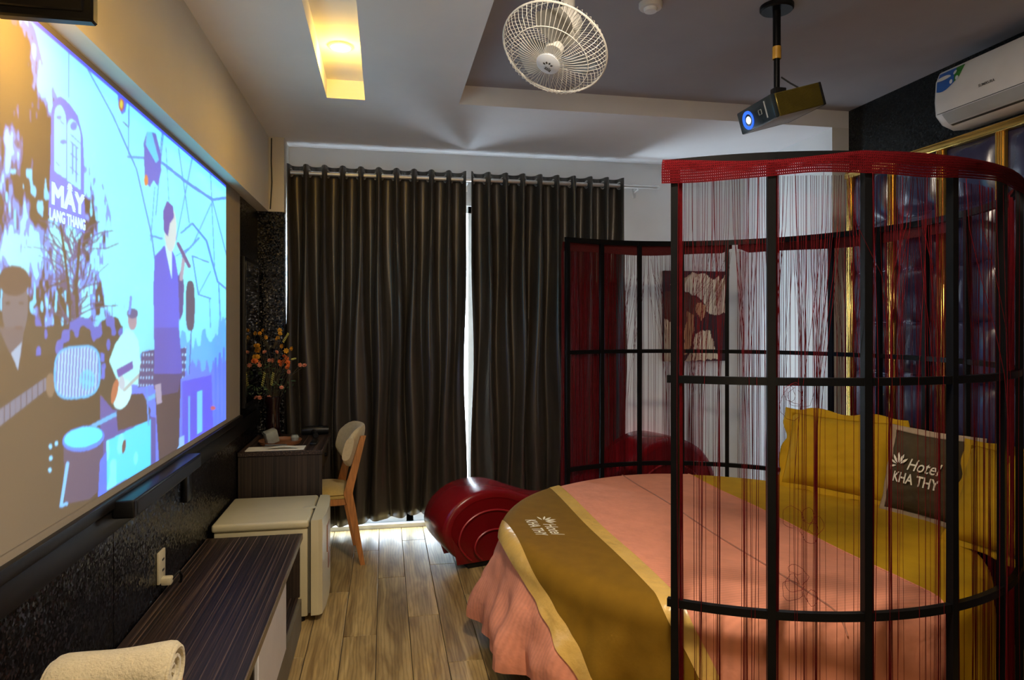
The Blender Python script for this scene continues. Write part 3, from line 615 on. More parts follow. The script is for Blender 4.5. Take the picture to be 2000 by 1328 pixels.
tag(obj('glass_stopper', ob, M['ice']), 'small round glass lid at the back of the copper tray', 'lid')
t = thing('hair_dryer', 'black hair dryer lying along the back of the desk', 'hair dryer', (-0.45, 4.62, pz))
obj('barrel', MB().tube([(-0.54, 4.62, pz+0.032), (-0.50, 4.62, pz+0.034), (-0.42, 4.63, pz+0.034), (-0.37, 4.635, pz+0.032)], [0.022, 0.03, 0.03, 0.026], 14), M['black'], t)
obj('handle', MB().tube([(-0.47, 4.62, pz+0.03), (-0.45, 4.56, pz+0.022), (-0.44, 4.50, pz+0.018)], 0.017, 10), M['black'], t)
tag(obj('remote_control', MB().rbox(-0.45, -0.41, 4.24, 4.40, pz, pz+0.016, 0.004), M['black']), 'black remote control lying near the front edge of the desk', 'remote')
# vase of dried flowers
vx, vy = -0.715, 4.56
t = thing('flower_vase', 'tall oxblood vase with dried orange flowers on the desk', 'vase', (vx, vy, pz))
obj('vase_body', MB().lathe([(0, 0), (0.045, 0), (0.05, 0.02), (0.042, 0.12), (0.040, 0.20), (0.052, 0.27), (0.048, 0.275), (0.036, 0.2), (0.0, 0.05)], 24, (vx, vy, pz)), M['vase'], t)
top = Vector((vx, vy, pz+0.25))
blooms = [(251,645,'fyel'),(247,650,'fyel')]
fl = [(514,645,0),(507,651,0),(546,645,0),(547,652,0),(519,659,0),(543,660,0),(497,675,0),(493,681,0),(500,685,0),(551,676,0),(570,681,0),(559,685,0),(517,688,2),(540,688,2),(503,697,0),(555,696,1),(560,700,1),(494,705,1),(507,713,2),(526,704,2),(533,704,2),(546,706,1),(554,707,1),(562,708,1),(563,714,1),(561,718,1),(550,711,2),(586,713,2),(595,714,2),(563,726,2),(550,757,2),(507,777,2),(525,777,2),(508,708,2),(541,662,0),(549,712,1)]
fm = ['fyel', 'fora', 'fpin']
bmesh_cache = {}
def bloom_mesh(r):
    mb = MB()
    for ring, (n, rr, zz) in enumerate(((7, 1.0, 0.0), (6, 0.7, 0.35), (4, 0.35, 0.6))):
        for i in range(n):
            a = 2*PI*i/n + ring*0.4; cx, cy = math.cos(a)*rr*r, math.sin(a)*rr*r; s = r*0.62
            px, py = -math.sin(a)*s*0.6, math.cos(a)*s*0.6
            mb.add([(0, 0, zz*r-0.3*r), (cx*0.7+px, cy*0.7+py, zz*r), (cx*1.15, cy*1.15, (zz+0.35)*r), (cx*0.7-px, cy*0.7-py, zz*r)], [(0, 1, 2, 3)])
    return mb
rf = random.Random(3)
for (u, v, kind) in fl:
    yy = vy + rf.uniform(-0.07, 0.06); p = at_Y(u, v, yy)
    if p.x < XL+0.03: p.x = XL+0.03
    mid = (top+p)/2 + Vector((rf.uniform(-.02, .02), rf.uniform(-.02, .02), 0.03))
    st = obj('stem', MB().tube([top-Vector((0, 0, 0.1)), mid, p], 0.0016, 5), M['stem'], t)
    key = kind
    if key not in bmesh_cache:
        o = obj('bloom', bloom_mesh(0.0135), M[fm[kind]], st, local=True); bmesh_cache[key] = o.data
    else:
        o = bpy.data.objects.new('bloom', bmesh_cache[key]); C.objects.link(o); o.parent = st
    o.location = p - origin(st); o.rotation_euler = (rf.uniform(0.6, 1.6), rf.uniform(-.5, .5), rf.uniform(-1, 1)); s = rf.uniform(0.85, 1.25); o.scale = (s, s, s)
lf = MB()
for i in range(150):
    a = rf.uniform(0, 2*PI); r = rf.uniform(0.01, 0.13); h = rf.uniform(0.06, 0.26); c0 = top+Vector((math.cos(a)*r, math.sin(a)*r*0.8, h-0.02))
    if c0.x < XL+0.03: continue
    dr_ = Vector((rf.uniform(-1, 1), rf.uniform(-1, 1), rf.uniform(-.2, .9))).normalized(); sd = dr_.orthogonal().normalized(); L_ = rf.uniform(0.015, 0.035)
    lf.add([c0, c0+dr_*L_*0.5+sd*L_*0.22, c0+dr_*L_, c0+dr_*L_*0.5-sd*L_*0.22], [(0, 1, 2, 3)])
o = obj('leaves', lf, M['leaf'], t, smooth=False, fixn=False); o['kind'] = 'stuff'
for (ua, va, ub, vb, mk) in ((512,753,517,728,'wheat'),(530,752,534,728,'wheat'),(534,680,539,668,'stem'),(525,682,521,668,'stem'),(553,668,563,651,'wheat'),(520,675,508,655,'stem'),(570,702,577,700,'wheat')):
    p0 = at_Y(ua, va, vy-0.05); p1 = at_Y(ub, vb, vy-0.05); ear = MB()
    for i in range(14):
        q = p0.lerp(p1, i/13); ear.lathe([(0, 0.006), (0.0045, 0), (0, -0.006)], 6, (q.x+0.004*(-1)**i, q.y, q.z))
    obj('grass_ear', ear, M[mk], t)
# mirror above the desk
t = thing('wall_mirror', 'narrow dark framed mirror on the black wall behind the flowers', 'mirror', (XL, 4.42, 0.98))
obj('mirror_frame', MB().rbox(XL, XL+0.022, 4.20, 4.66, 0.99, 1.90, 0.004), M['trim'], t)
obj('mirror_glass', MB().box(XL+0.0215, XL+0.0235, 4.225, 4.635, 1.015, 1.875), M['mirror'], t, smooth=False)

# ------------------------------------------------------------------ chair (faces the desk, backrest towards the bed)
t = thing('desk_chair', 'wooden chair with beige padded back and mustard seat at the desk', 'chair', (-0.33, 4.43, 0), (0, 0, 0))
cy0, cy1 = 4.235, 4.635
st = obj('seat', MB().grid(lambda a, b: (-0.56+0.36*a, cy0-0.005+(cy1-cy0+0.01)*b, 0.445+0.035*(1-abs(2*a-1)**4)*(1-abs(2*b-1)**4)), 14, 14), M['mustard'], t)
obj('seat_base', MB().rbox(-0.555, -0.205, cy0+0.005, cy1-0.005, 0.415, 0.448, 0.01, 2), M['mustard'], t)
ap = MB()
ap.rbox(-0.54, -0.22, cy0+0.012, cy0+0.03, 0.375, 0.417, 0.003, 1); obj('apron', ap, M['oak'], t)
obj('apron', MB().rbox(-0.54, -0.22, cy1-0.03, cy1-0.012, 0.375, 0.417, 0.003, 1), M['oak'], t)
obj('apron', MB().rbox(-0.235, -0.215, cy0+0.02, cy1-0.02, 0.375, 0.417, 0.003, 1), M['oak'], t)
def plank_path(path, y, wx, wy):
    mb = MB(); vs = []
    for x, z, k in path: vs += [(x-wx*k, y-wy, z), (x+wx*k, y-wy, z), (x+wx*k, y+wy, z), (x-wx*k, y+wy, z)]
    n = len(path); fs = [(0, 3, 2, 1), tuple(4*(n-1)+i for i in range(4))]
    for i in range(n-1):
        for j in range(4): fs.append((4*i+j, 4*i+(j+1) % 4, 4*i+4+(j+1) % 4, 4*i+4+j))
    return mb.add(vs, fs)
for y in (cy0+0.005, cy1-0.005):
    obj('rear_leg', plank_path([(-0.134, 0, 0.7), (-0.205, 0.38, 1.2), (-0.222, 0.45, 1.35), (-0.205, 0.52, 1.25), (-0.130, 0.80, 0.8)], y, 0.02, 0.0125), M['oak'], t)
    obj('front_leg', plank_path([(-0.575, 0, 0.7), (-0.53, 0.41, 1.2)], y, 0.018, 0.0125), M['oak'], t)
def backf(a, b):
    an = 2*PI*b; yv = cy0-0.02+(cy1-cy0+0.04)*a; e = 2*a-1; cur = 0.085*e*e
    zc = 0.725; hz = 0.125*(1-0.45*abs(e)**6); sx = 0.028
    x = sx*math.copysign(abs(math.cos(an))**0.7, math.cos(an)); z = hz*math.copysign(abs(math.sin(an))**0.7, math.sin(an))
    return (-0.135-cur*1.0+x+(z)*0.24-0.005, yv, zc+z)
bk = MB().grid(backf, 21, 25)
bk.add([backf(0, j/24) for j in range(24)], [tuple(range(24))]); bk.add([backf(1, j/24) for j in range(24)], [tuple(range(24))])
obj('backrest', bk, M['beige'], t)
t.location = (-0.358, 4.397, 0); t.rotation_euler = (0, 0, math.radians(9))

# ------------------------------------------------------------------ curtains
RODY, RODZ = 4.872, 2.555
t = thing('curtain_rod', 'pale metal curtain rod across the window wall', 'curtain rod', (0.7, RODY, RODZ))
obj('rod', MB().tube([(-0.655, RODY, RODZ), (2.06, RODY, RODZ)], 0.0155, 12), M['steel'], t)
obj('finial', MB().lathe([(0, -0.03), (0.014, -0.03), (0.02, -0.01), (0.02, 0.01), (0.012, 0.03), (0, 0.03)], 14, (0, 0, 0), mat=Matrix.Translation((2.07, RODY, RODZ)) @ Matrix.Rotation(PI/2, 4, 'Y')), M['steel'], t)
for bxx in (0.60, 1.93):
    b = MB().tube([(bxx, YW, RODZ-0.03), (bxx, RODY, RODZ-0.015)], 0.008, 8); b.rbox(bxx-0.012, bxx+0.012, YW-0.008, YW, RODZ-0.07, RODZ+0.02, 0.003, 1)
    obj('bracket', b, M['steel'], t)
def curtain(name, label, xa, xb, nf, hem, seed, taper):
    r = random.Random(seed); t = thing(name, label, 'curtain', ((xa+xb)/2, RODY, 0.05), group='dark curtains at the window')
    ph = [r.uniform(0, 6) for _ in range(8)]; NS, NZ = nf*20, 44; zt = RODZ+0.054
    def f(a, b):
        z = zt+(hem(a)-zt)*b; wv = 2*PI*nf*a + PI/2
        low = smooth01(b*1.5)
        amp = 0.046 - 0.004*low
        y = -amp*math.sin(wv + low*0.9*math.sin(2*PI*a*2+ph[0]) + low*0.5*math.sin(2*PI*a*5+ph[1]))
        sn = -y/amp; y = -amp*(low*sn+(1-low)*math.copysign(abs(sn)**0.45, sn))
        y += low*0.014*math.sin(wv*0.5+ph[2]) + low*0.010*math.sin(wv*1.7+ph[3]+b)
        x = xa+(xb-xa)*a + taper*(a-0.5)*b*0 + low*0.010*math.sin(wv*1.0+ph[4]) + 0.012*low*math.sin(3*b*PI+a*19+ph[5])
        x += 0.012*math.cos(wv)*(1-low)
        return (x, RODY+y, z)
    mb = MB().grid(f, NS, NZ)
    cl = obj('cloth', mb, M['curtain'], t, fixn=False); md = cl.modifiers.new('thickness', 'SOLIDIFY'); md.thickness = 0.0015
    rm = None
    for i in range(2*nf):
        a = (i*PI+PI/2)/(2*PI*nf)   # places where the cloth crosses the rod
        wv = 2*PI*nf*a+PI/2
        p = Vector(f(a, 0.0)); q = Vector((p.x, RODY, RODZ))
        tor = MB()
        tor.tube([(0, 0.026*math.cos(2*PI*k_/16), 0.026*math.sin(2*PI*k_/16)) for k_ in range(16)], 0.006, 6, closed=True)
        if rm is None: o = obj('eyelet', tor, M['steel'], t, local=True); rm = o.data
        else: o = bpy.data.objects.new('eyelet', rm); C.objects.link(o); o.parent = t
        o.location = q - t.location; o.rotation_euler = (0, 0, 0.5 if i % 2 else -0.5)
    return t
curtain('curtain', 'wider dark satin curtain panel behind the desk chair', -0.665, 0.585, 10, lambda a: 0.045+0.075*smooth01(a*1.4-0.15), 5, 0)
curtain('curtain', 'narrower dark satin curtain panel behind the red lounge chair', 0.622, 1.795, 9, lambda a: 0.08, 9, 0)

# ------------------------------------------------------------------ red wave lounge chair
P0 = Vector((0.57, 4.17)); P1 = Vector((1.90, 4.53)); dv = (P1-P0).normalized(); ang = math.atan2(dv.y, dv.x)
t = thing('wave_lounge', 'red leatherette wave-shaped lounge chair between the bed and the curtains', 'lounge chair', (P0.x, P0.y, 0), (0, 0, ang))
ctrl = [(-0.12,0.03),(-0.20,0.10),(-0.275,0.20),(-0.29,0.29),(-0.24,0.39),(-0.13,0.465),(0.0,0.49),(0.13,0.475),(0.28,0.42),(0.45,0.36),(0.62,0.345),(0.78,0.385),(0.93,0.48),(1.08,0.59),(1.22,0.67),(1.36,0.70),(1.52,0.675),(1.68,0.59),(1.78,0.46),(1.80,0.33),(1.74,0.18),(1.66,0.03)]
def catmull(p, n=5):
    out = []
    for i in range(len(p)-1):
        a, b, c_, d_ = p[max(i-1, 0)], p[i], p[i+1], p[min(i+2, len(p)-1)]
        for k_ in range(n):
            s = k_/n; out.append(tuple(0.5*((2*b[j])+(-a[j]+c_[j])*s+(2*a[j]-5*b[j]+4*c_[j]-d_[j])*s*s+(-a[j]+3*b[j]-3*c_[j]+d_[j])*s**3) for j in (0, 1)))
    return out+[p[-1]]
pf = catmull(ctrl, 4); hw = 0.19
# section across the seat: rounded shoulders, closed by flat sides
ssec = [(-hw, -0.05), (-hw, -0.025), (-hw+0.008, -0.009), (-hw+0.025, 0.0), (-0.05, 0.004), (0.05, 0.004), (hw-0.025, 0.0), (hw-0.008, -0.009), (hw, -0.025), (hw, -0.05)]
lm = MB(); rows = []
for i, (x, z) in enumerate(pf):
    a = pf[max(i-1, 0)]; b = pf[min(i+1, len(pf)-1)]; tx, tz = b[0]-a[0], b[1]-a[1]; l = math.hypot(tx, tz); nx, nz = -tz/l, tx/l
    kk = 0.60+0.40*smooth01(z/0.26); rows.append([(x+nx*o_, y*kk, z+nz*o_) for y, o_ in ssec])
n = len(ssec); vs = [p for r_ in rows for p in r_]
lm.add(vs, [(i*n+j, i*n+j+1, (i+1)*n+j+1, (i+1)*n+j) for i in range(len(rows)-1) for j in range(n-1)])
obj('padded_top', lm, M['red'], t, local=True)
for sgn in (-1, 1):
    inner = [(r_[0][0], r_[0][2]) for r_ in rows]; k_ = len(inner); y = sgn*(hw-0.004)
    # flat side panel, fan of quads down to the base line
    vs = [(x, y*(0.60+0.40*smooth01(z/0.26)), z) for x, z in inner] + [(x*0.93+0.05, y*0.62, 0.035) for x, z in inner]
    obj('side_panel', MB().add(vs, [(i, i+1, k_+i+1, k_+i) for i in range(k_-1)]), M['red'], t, local=True)
    for (cx_, cz_), sc_, sel in (((0.06, 0.06), 0.70, [p for p in pf[2:] if p[0] < 0.30]), ((0.08, 0.05), 0.42, [p for p in pf[2:] if p[0] < 0.34]),
                                 ((1.40, 0.05), 0.72, [p for p in pf[:-2] if p[0] > 1.0]), ((1.40, 0.05), 0.45, [p for p in pf[:-2] if p[0] > 1.0])):
        arc = [(cx_+sc_*(x-cx_), (y+sgn*0.004)*(0.62+0.38*min(1, (cz_+sc_*(z-cz_))/(max(z, 0.3)-0.05))), cz_+sc_*(z-cz_)) for x, z in sel]
        obj('piping', MB().tube(arc, 0.006, 6), M['redseam'], t, local=True)
obj('base', MB().box(-0.10, 1.64, -hw*0.55, hw*0.55, 0.0, 0.04), M['black'], t, local=True, smooth=False)

# ------------------------------------------------------------------ round bed
BC = Vector((1.60, 2.975)); BR, BZ = 1.066, 0.535
def wrinkle(ph, d):
    # outward ripple of the hanging cloth, d metres below the mattress edge
    g_ = smooth01(d/0.30)
    w_ = 0.018*math.sin(17*ph+0.6)+0.013*math.sin(29*ph+1.9+3*d)+0.009*math.sin(43*ph+0.4-5*d)
    fr_ = smooth01((-math.cos(ph)-0.66)/0.24)     # free side of the bed: nothing holds the cloth in
    return g_*(w_*(0.45+0.9*fr_)+0.016+0.085*fr_) + 0.004*math.sin(9*ph+14*d)*g_
from mathutils import noise as mnoise
def drape(a, b, lift):
    """flat cloth point (a, b) around the bed centre -> draped over the round mattress"""
    rho = math.hypot(a, b); ph = math.atan2(b, a); rr = 0.07; R0 = BR-rr
    und = 0.004*math.sin(5*a+2)+0.004*math.sin(6*b+a*3)
    if rho <= R0: return (BC.x+a, BC.y+b, BZ+lift+und)
    s = rho-R0; q = PI/2*rr
    if s < q:
        an = s/rr; return (BC.x+math.cos(ph)*(R0+(rr+lift)*math.sin(an)), BC.y+math.sin(ph)*(R0+(rr+lift)*math.sin(an)), BZ-rr+(rr+lift)*math.cos(an)+und*(1-an/1.6))
    d = s-q; r_ = BR+lift+wrinkle(ph, d)
    g2 = smooth01(d/0.10)*smooth01((-math.cos(ph)-0.5)/0.3); P_ = Vector((math.cos(ph)*5.5, math.sin(ph)*5.5, d*4.5))
    r_ += g2*(0.026*mnoise.noise(P_)+0.016*mnoise.noise(P_*2.3+Vector((3, 1, 7))))
    return (BC.x+math.cos(ph)*r_, BC.y+math.sin(ph)*r_, BZ-rr-d)
bed = thing('round_bed', 'large round bed with mustard sheet at its head end', 'bed', (BC.x, BC.y, 0))
obj('bed_base', MB().lathe([(0, 0.07), (0.97, 0.07), (1.0, 0.09), (1.0, 0.27), (0, 0.27)], 64, (BC.x, BC.y, 0)), M['black'], bed)
for i in range(8):
    a = 2*PI*i/8+0.35; obj('leg', MB().lathe([(0, 0), (0.03, 0), (0.035, 0.08), (0, 0.08)], 14, (BC.x+0.88*math.cos(a), BC.y+0.88*math.sin(a), 0)), M['bsatin'], bed)
obj('mattress', MB().lathe([(0, 0.27), (1.05, 0.27), (1.07, 0.29), (1.07, 0.44), (1.045, 0.50), (0.99, 0.525), (0, 0.528)], 80, (BC.x, BC.y, 0)), M['gold'], bed)
def spread(lift, hang, keep):
    R0 = BR-0.07; LS = R0+hang; mb = MB(); rs = [0.001]+[R0*i/14 for i in range(1, 15)]+[R0+(LS-R0)*i/26 for i in range(1, 27)]; N = 260
    mb.grid(lambda a, b: drape(rs[int(round(b*(len(rs)-1)))]*math.cos(2*PI*a), rs[int(round(b*(len(rs)-1)))]*math.sin(2*PI*a), lift), N, len(rs), cu=True)
    bm = bmesh.new(); vv = [bm.verts.new(p) for p in mb.v]
    for f in mb.f: bm.faces.new([vv[i] for i in f])
    bmesh.ops.bisect_plane(bm, geom=bm.verts[:]+bm.edges[:]+bm.faces[:], plane_co=(1.905, 0, 0), plane_no=(1, 0, 0), clear_outer=(keep < 0), clear_inner=(keep > 0))
    return MB().bm(bm)
obj('mustard_sheet', spread(0.004, 0.47, 1), M['gold'], bed)
bs = thing('bedspread', 'salmon pink bedspread draped over the foot half of the round bed', 'bedspread', (1.3, BC.y, BZ))
obj('spread', spread(0.007, 0.47, -1), M['pink'], bs)
def seamline(x, lift):
    L_ = math.sqrt(BR**2-(x-BC.x)**2)+0.02
    return [drape(x-BC.x, -L_+2*L_*i/60, lift) for i in range(61)]
obj('seam', MB().tube(seamline(1.47, 0.0095), 0.0035, 5), M['pinkseam'], bs)
obj('hem', MB().tube(seamline(1.90, 0.009), 0.003, 5), M['pink'], bs)
# runner across the foot
ra, rb_, rl = -1.085, -0.59, 1.13
run = thing('bed_runner', 'bronze runner with gold satin borders and hotel emblem across the bed foot', 'bed runner', (0.8, BC.y, BZ+0.01))
def strip(a0, a1, b0, b1, na, nb, lift): return MB().grid(lambda p, q: drape(a0+(a1-a0)*p, b0+(b1-b0)*q, lift), na, nb)
bw = 0.065
obj('runner_cloth', strip(ra+bw, rb_-bw, -rl+bw, rl-bw, 26, 130, 0.013), M['bronze'], run)
obj('satin_border', strip(ra, ra+bw+0.004, -rl, rl, 7, 130, 0.015), M['satin'], run)
obj('satin_border', strip(rb_-bw-0.004, rb_, -rl, rl, 7, 130, 0.015), M['satin'], run)
obj('satin_hem', strip(ra+bw, rb_-bw, -rl, -rl+bw+0.004, 26, 8, 0.0155), M['satin'], run)
obj('satin_hem', strip(ra+bw, rb_-bw, rl-bw-0.004, rl, 26, 8, 0.0155), M['satin'], run)
def lotus(sx, sy):
    # fan of petals plus HOTEL / KHA THY lettering in the unit box 0..1
    vs, fs = [], []
    def addp(pts):
        o = len(vs); vs.extend(pts); fs.append(tuple(range(o, o+len(pts))))
    for an, ln in ((158, 0.20), (128, 0.20), (98, 0.21), (70, 0.20), (42, 0.19), (196, 0.19)):
        a = math.radians(an); d = (math.cos(a), math.sin(a)); nn = (-d[1], d[0]); c0 = (0.22+d[0]*0.045, 0.55+d[1]*0.06)
        addp([(c0[0]+d[0]*ln*k_+nn[0]*w_, c0[1]+d[1]*ln*1.5*k_+nn[1]*w_) for k_, w_ in ((0, 0), (0.35, 0.028), (0.7, 0.026), (1, 0), (0.7, -0.026), (0.35, -0.028))])
    for body, box, sh in (('Hotel', (0.40, 1.0, 0.46, 0.80), 0.35), ('KHA THY', (0.14, 1.0, 0.06, 0.36), 0.12)):
        v2, f2 = textmesh(body, 1, sh, 0.018 if body[0] == 'K' else 0.006); v2 = fit(v2, *box); o = len(vs); vs.extend(v2); fs.extend(tuple(i+o for i in f) for f in f2)
    return [(x*sx, y*sy) for x, y in vs], fs
lv, lfc = lotus(0.30, 0.175)
# on the runner the emblem reads towards the near end of the room
lc = at_Z(1066, 1030, BZ)
emb = MB().add([drape((lc.x-BC.x)+(y-0.088), (lc.y-BC.y)-(x-0.15), 0.0145) for x, y in lv], lfc)
obj('emblem', emb, M['letter'], run, smooth=False, fixn=False)

# ------------------------------------------------------------------ pillows
def puff(x, y, T): return T*max(0.0, (1-abs(x)**3.0))**0.55*max(0.0, (1-abs(y)**3.0))**0.55
def pillow(name, label, loc, rot, W, H, T, mat, flmat, fl, ruffle, emblem=False, group=None):
    t = thing(name, label, 'pillow' if not emblem else 'cushion', loc, rot, group)
    N = 26; mb = MB(); rp = random.Random(name+label)
    crease = lambda x, y: 0.006*math.sin(6*x+2*y)+0.004*math.sin(11*y-3*x)
    for sgn in (-1, 1):
        mb.grid(lambda a, b: ((2*a-1)*W/2*(1-0.04*(1-(2*b-1)**2)), sgn*(puff(2*a-1, 2*b-1, T)+crease(a*4, b*4)*puff(2*a-1, 2*b-1, 1)), H/2+(2*b-1)*H/2*(1-0.05*(1-(2*a-1)**2))), N, N)
    bm = bmesh.new(); vv = [bm.verts.new(p) for p in mb.v]
    for f in mb.f: bm.faces.new([vv[i] for i in f])
    bmesh.ops.remove_doubles(bm, verts=bm.verts[:], dist=1e-4)
    obj('pillow_body', MB().bm(bm), mat, t, local=True)
    per = []
    n = 96
    for i in range(n):
        s = i/n*4; k_ = int(s); f_ = s-k_; e = (lambda q: 2*q-1)(f_)
        p = [(e, -1), (1, e), (-e, 1), (-1, -e)][k_]; per.append((p[0]*W/2*(1-0.04*(1-p[1]**2)), H/2+p[1]*H/2*(1-0.05*(1-p[0]**2)), p))
    def flf(a, b):
        x, z, p = per[int(round(a*n)) % n]; d_ = Vector((x, z-H/2)).normalized(); cor = max(0, (abs(p[0])+abs(p[1])-1.4))*0.5
        e = fl*b*(1+ruffle*0.35*math.sin(a*2*PI*9+1)+cor*1.2); return (x+d_[0]*e, 0.012*ruffle*b*math.sin(a*2*PI*17)+0.004*b, z+d_[1]*e)
    fo = obj('flange', MB().grid(flf, n, 5, cu=True), flmat, t, local=True, fixn=False)
    md = fo.modifiers.new('thickness', 'SOLIDIFY'); md.thickness = 0.004
    if emblem:
        v2, f2 = lotus(0.285, 0.17)
        pts = []
        for x, y in v2:
            X = -(W/2) + 0.035 + x; Zz = H*0.33+y; pts.append((X, -puff(2*X/W, (Zz-H/2)*2/H, T)-0.009, Zz))
        obj('emblem', MB().add(pts, f2), M['letter'], t, local=True, smooth=False, fixn=False)
    return t
# pillow local frame: width along x, front along -y; rz turns the front towards the room
pillow('pillow', 'big mustard pillow with wavy edge at the far side of the bed head', (2.46, 3.32, BZ+0.02), (-0.30, 0, -1.09), 0.60, 0.42, 0.095, M['gold'], M['gold'], 0.045, 1.0, group='mustard pillows')
pillow('pillow', 'mustard pillow at the right edge of view nearest the camera', (2.47, 2.22, BZ+0.02), (-0.30, 0, -1.50), 0.60, 0.42, 0.10, M['gold'], M['gold'], 0.035, 0.6, group='mustard pillows')
pillow('cushion', 'dark brown square cushion with white hotel emblem between the mustard pillows', (2.57, 2.80, BZ+0.02), (-0.22, 0, -1.38), 0.42, 0.40, 0.075, M['cushion'], M['flange'], 0.03, 0.2, True)

# ------------------------------------------------------------------ cage screens with thread curtains
CC = Vector((1.62, 3.0)); CR = 1.155
def cage_phi(u, far):
    d = ray(u, 631); dx, dy = d[0], d[1]; a = dx*dx+dy*dy; b = -2*(dx*CC.x+dy*CC.y); c_ = CC.x**2+CC.y**2-CR**2; q = b*b-4*a*c_
    if q < 0: return None
    s = (-b+(1 if far else -1)*math.sqrt(q))/(2*a); return math.atan2(dy*s-CC.y, dx*s-CC.x)
def cp(ph, r, z): return (CC.x+r*math.cos(ph), CC.y+r*math.sin(ph), z)
RZ = (0.575, 1.315, 2.025); RB = 0.0125
def rail(p0, p1, z, h=0.013, th=0.010):
    n = 56; mb = MB()
    def f(a, b):
        ph = p0+(p1-p0)*a; q = [(-th, -h), (th, -h), (th, h), (-th, h), (-th, -h)][int(round(b*4))]
        return cp(ph, CR+q[0], z+q[1])
    mb.grid(f, n, 5); mb.add([f(0, i/4) for i in range(4)], [(0, 1, 2, 3)]); mb.add([f(1, i/4) for i in range(4)], [(0, 1, 2, 3)])
    return mb
def bar(ph, r, z1):
    mb = MB(); c_, s_ = math.cos(ph), math.sin(ph); h = RB
    q = [(r-h, -h), (r+h, -h), (r+h, h), (r-h, h)]
    vs = [(CC.x+a*c_-b*s_, CC.y+a*s_+b*c_, z) for z in (0, z1) for a, b in q]
    return mb.add(vs, [(0, 3, 2, 1), (4, 5, 6, 7), (0, 1, 5, 4), (1, 2, 6, 5), (2, 3, 7, 6), (3, 0, 4, 7)])
def screen(label, bars, p0, p1, br):
    t = thing('cage_screen', label, 'bed screen', cp((p0+p1)/2, CR, 0))
    for z, h in zip(RZ, (0.013, 0.0125, 0.016)): obj('rail', rail(p0, p1, z, h), M['bsatin'], t)
    for ph in bars: obj('bar', bar(ph, CR+br, RZ[2]+0.014), M['bsatin'], t, smooth=False)
    return t
near_b = [cage_phi(u, False) for u in (1319, 1506, 1692, 1860)]
step = (near_b[-1]-near_b[0])/3
near_b += [near_b[-1]+step*k_ for k_ in (1, 2, 3)]
np0, np1 = near_b[0]-0.022, near_b[-1]
screen('black curved metal screen of bars along the near side of the bed', near_b, np0, np1, 0.0)
far_b = [cage_phi(u, True) for u in (1108, 1175, 1249, 1332, 1420, 1511, 1623)]
stf = (far_b[-1]-far_b[0])/6
far_b += [far_b[-1]+stf*k_ for k_ in range(1, 5)]
fp0, fp1 = far_b[0]+0.012, far_b[-1]
screen('black curved metal screen of bars along the far side of the bed', far_b, fp0, fp1, 0.0)
def threads(p0, p1, n, ztop, zend, rad, seed, nclump, strength, w_=0.0009, wob=0.004):
    r = random.Random(seed); mb = MB(); ctr = sorted(r.uniform(p0, p1) for _ in range(nclump)); NZ = 13
    for i in range(n):
        ph = p0+(p1-p0)*(i+r.uniform(-.4, .4))/n; c_ = min(ctr, key=lambda q: abs(q-ph)) if ctr else ph
        k_ = strength*r.choice((0.0, 0.3, 0.85, 0.97, 1.0, 1.0)); off = r.gauss(0, 0.0035); rr = rad+r.uniform(-.004, .004); a1, a2 = r.uniform(0, 6), r.uniform(0, 6)
        z1 = zend+r.uniform(0, 0.08); pts = []; lag = r.uniform(0.25, 1.0)
        for j in range(NZ):
            s = j/(NZ-1); z = ztop+(z1-ztop)*s; g_ = smooth01((s*(ztop-z1)-0.05)/lag)*k_
            q = ph+(c_+off-ph)*g_+wob*s*math.sin(3*s+a1)/CR; pts.append(cp(q, rr+0.004*s*math.sin(4*s+a2), z))
        mb.tube(pts, w_*r.uniform(0.7, 1.3), 3, caps=False)
    return mb
def valance(p0, p1, r0, zt, zb, sag, bars, seed, over):
    r = random.Random(seed); a1 = r.uniform(0, 6); n = 110
    def f(a, b):
        ph = p0+(p1-p0)*a; z0 = zt(a); z1_ = zb(a)
        if over:
            # folds over the rail: inner lip, over the top, down the outside
            path = [(-0.018, z0-0.022), (-0.018, z0-0.01), (-0.010, z0+0.004), (0.012, z0+0.004), (0.021, z0-0.008), (0.024+0.004*math.sin(30*ph), (z0+z1_)/2), (0.022+0.004*math.sin(30*ph), z1_)]
        else: path = [(0.012, z0), (0.019, (2*z0+z1_)/3), (0.019+0.004*math.sin(26*ph), (z0+2*z1_)/3), (0.018, z1_)]
        q = path[int(round(b*(len(path)-1)))]; return cp(ph, r0+q[0], q[1])
    nb_ = 7 if over else 4
    mb = MB().grid(f, n, nb_)
    mb.weave = [((p0+(p1-p0)*i/(n-1))*r0, (p[2]-zb(i/(n-1))) if 0.014 < p[2]-zb(i/(n-1)) else 0.001, 0.0) for i in range(n) for p in [mb.v[i*nb_+j] for j in range(nb_)]]
    return mb
def weave(o, mb):
    a = o.data.attributes.new('weave', 'FLOAT_VECTOR', 'POINT'); a.data.foreach_set('vector', [c for w_ in mb.weave for c in w_])
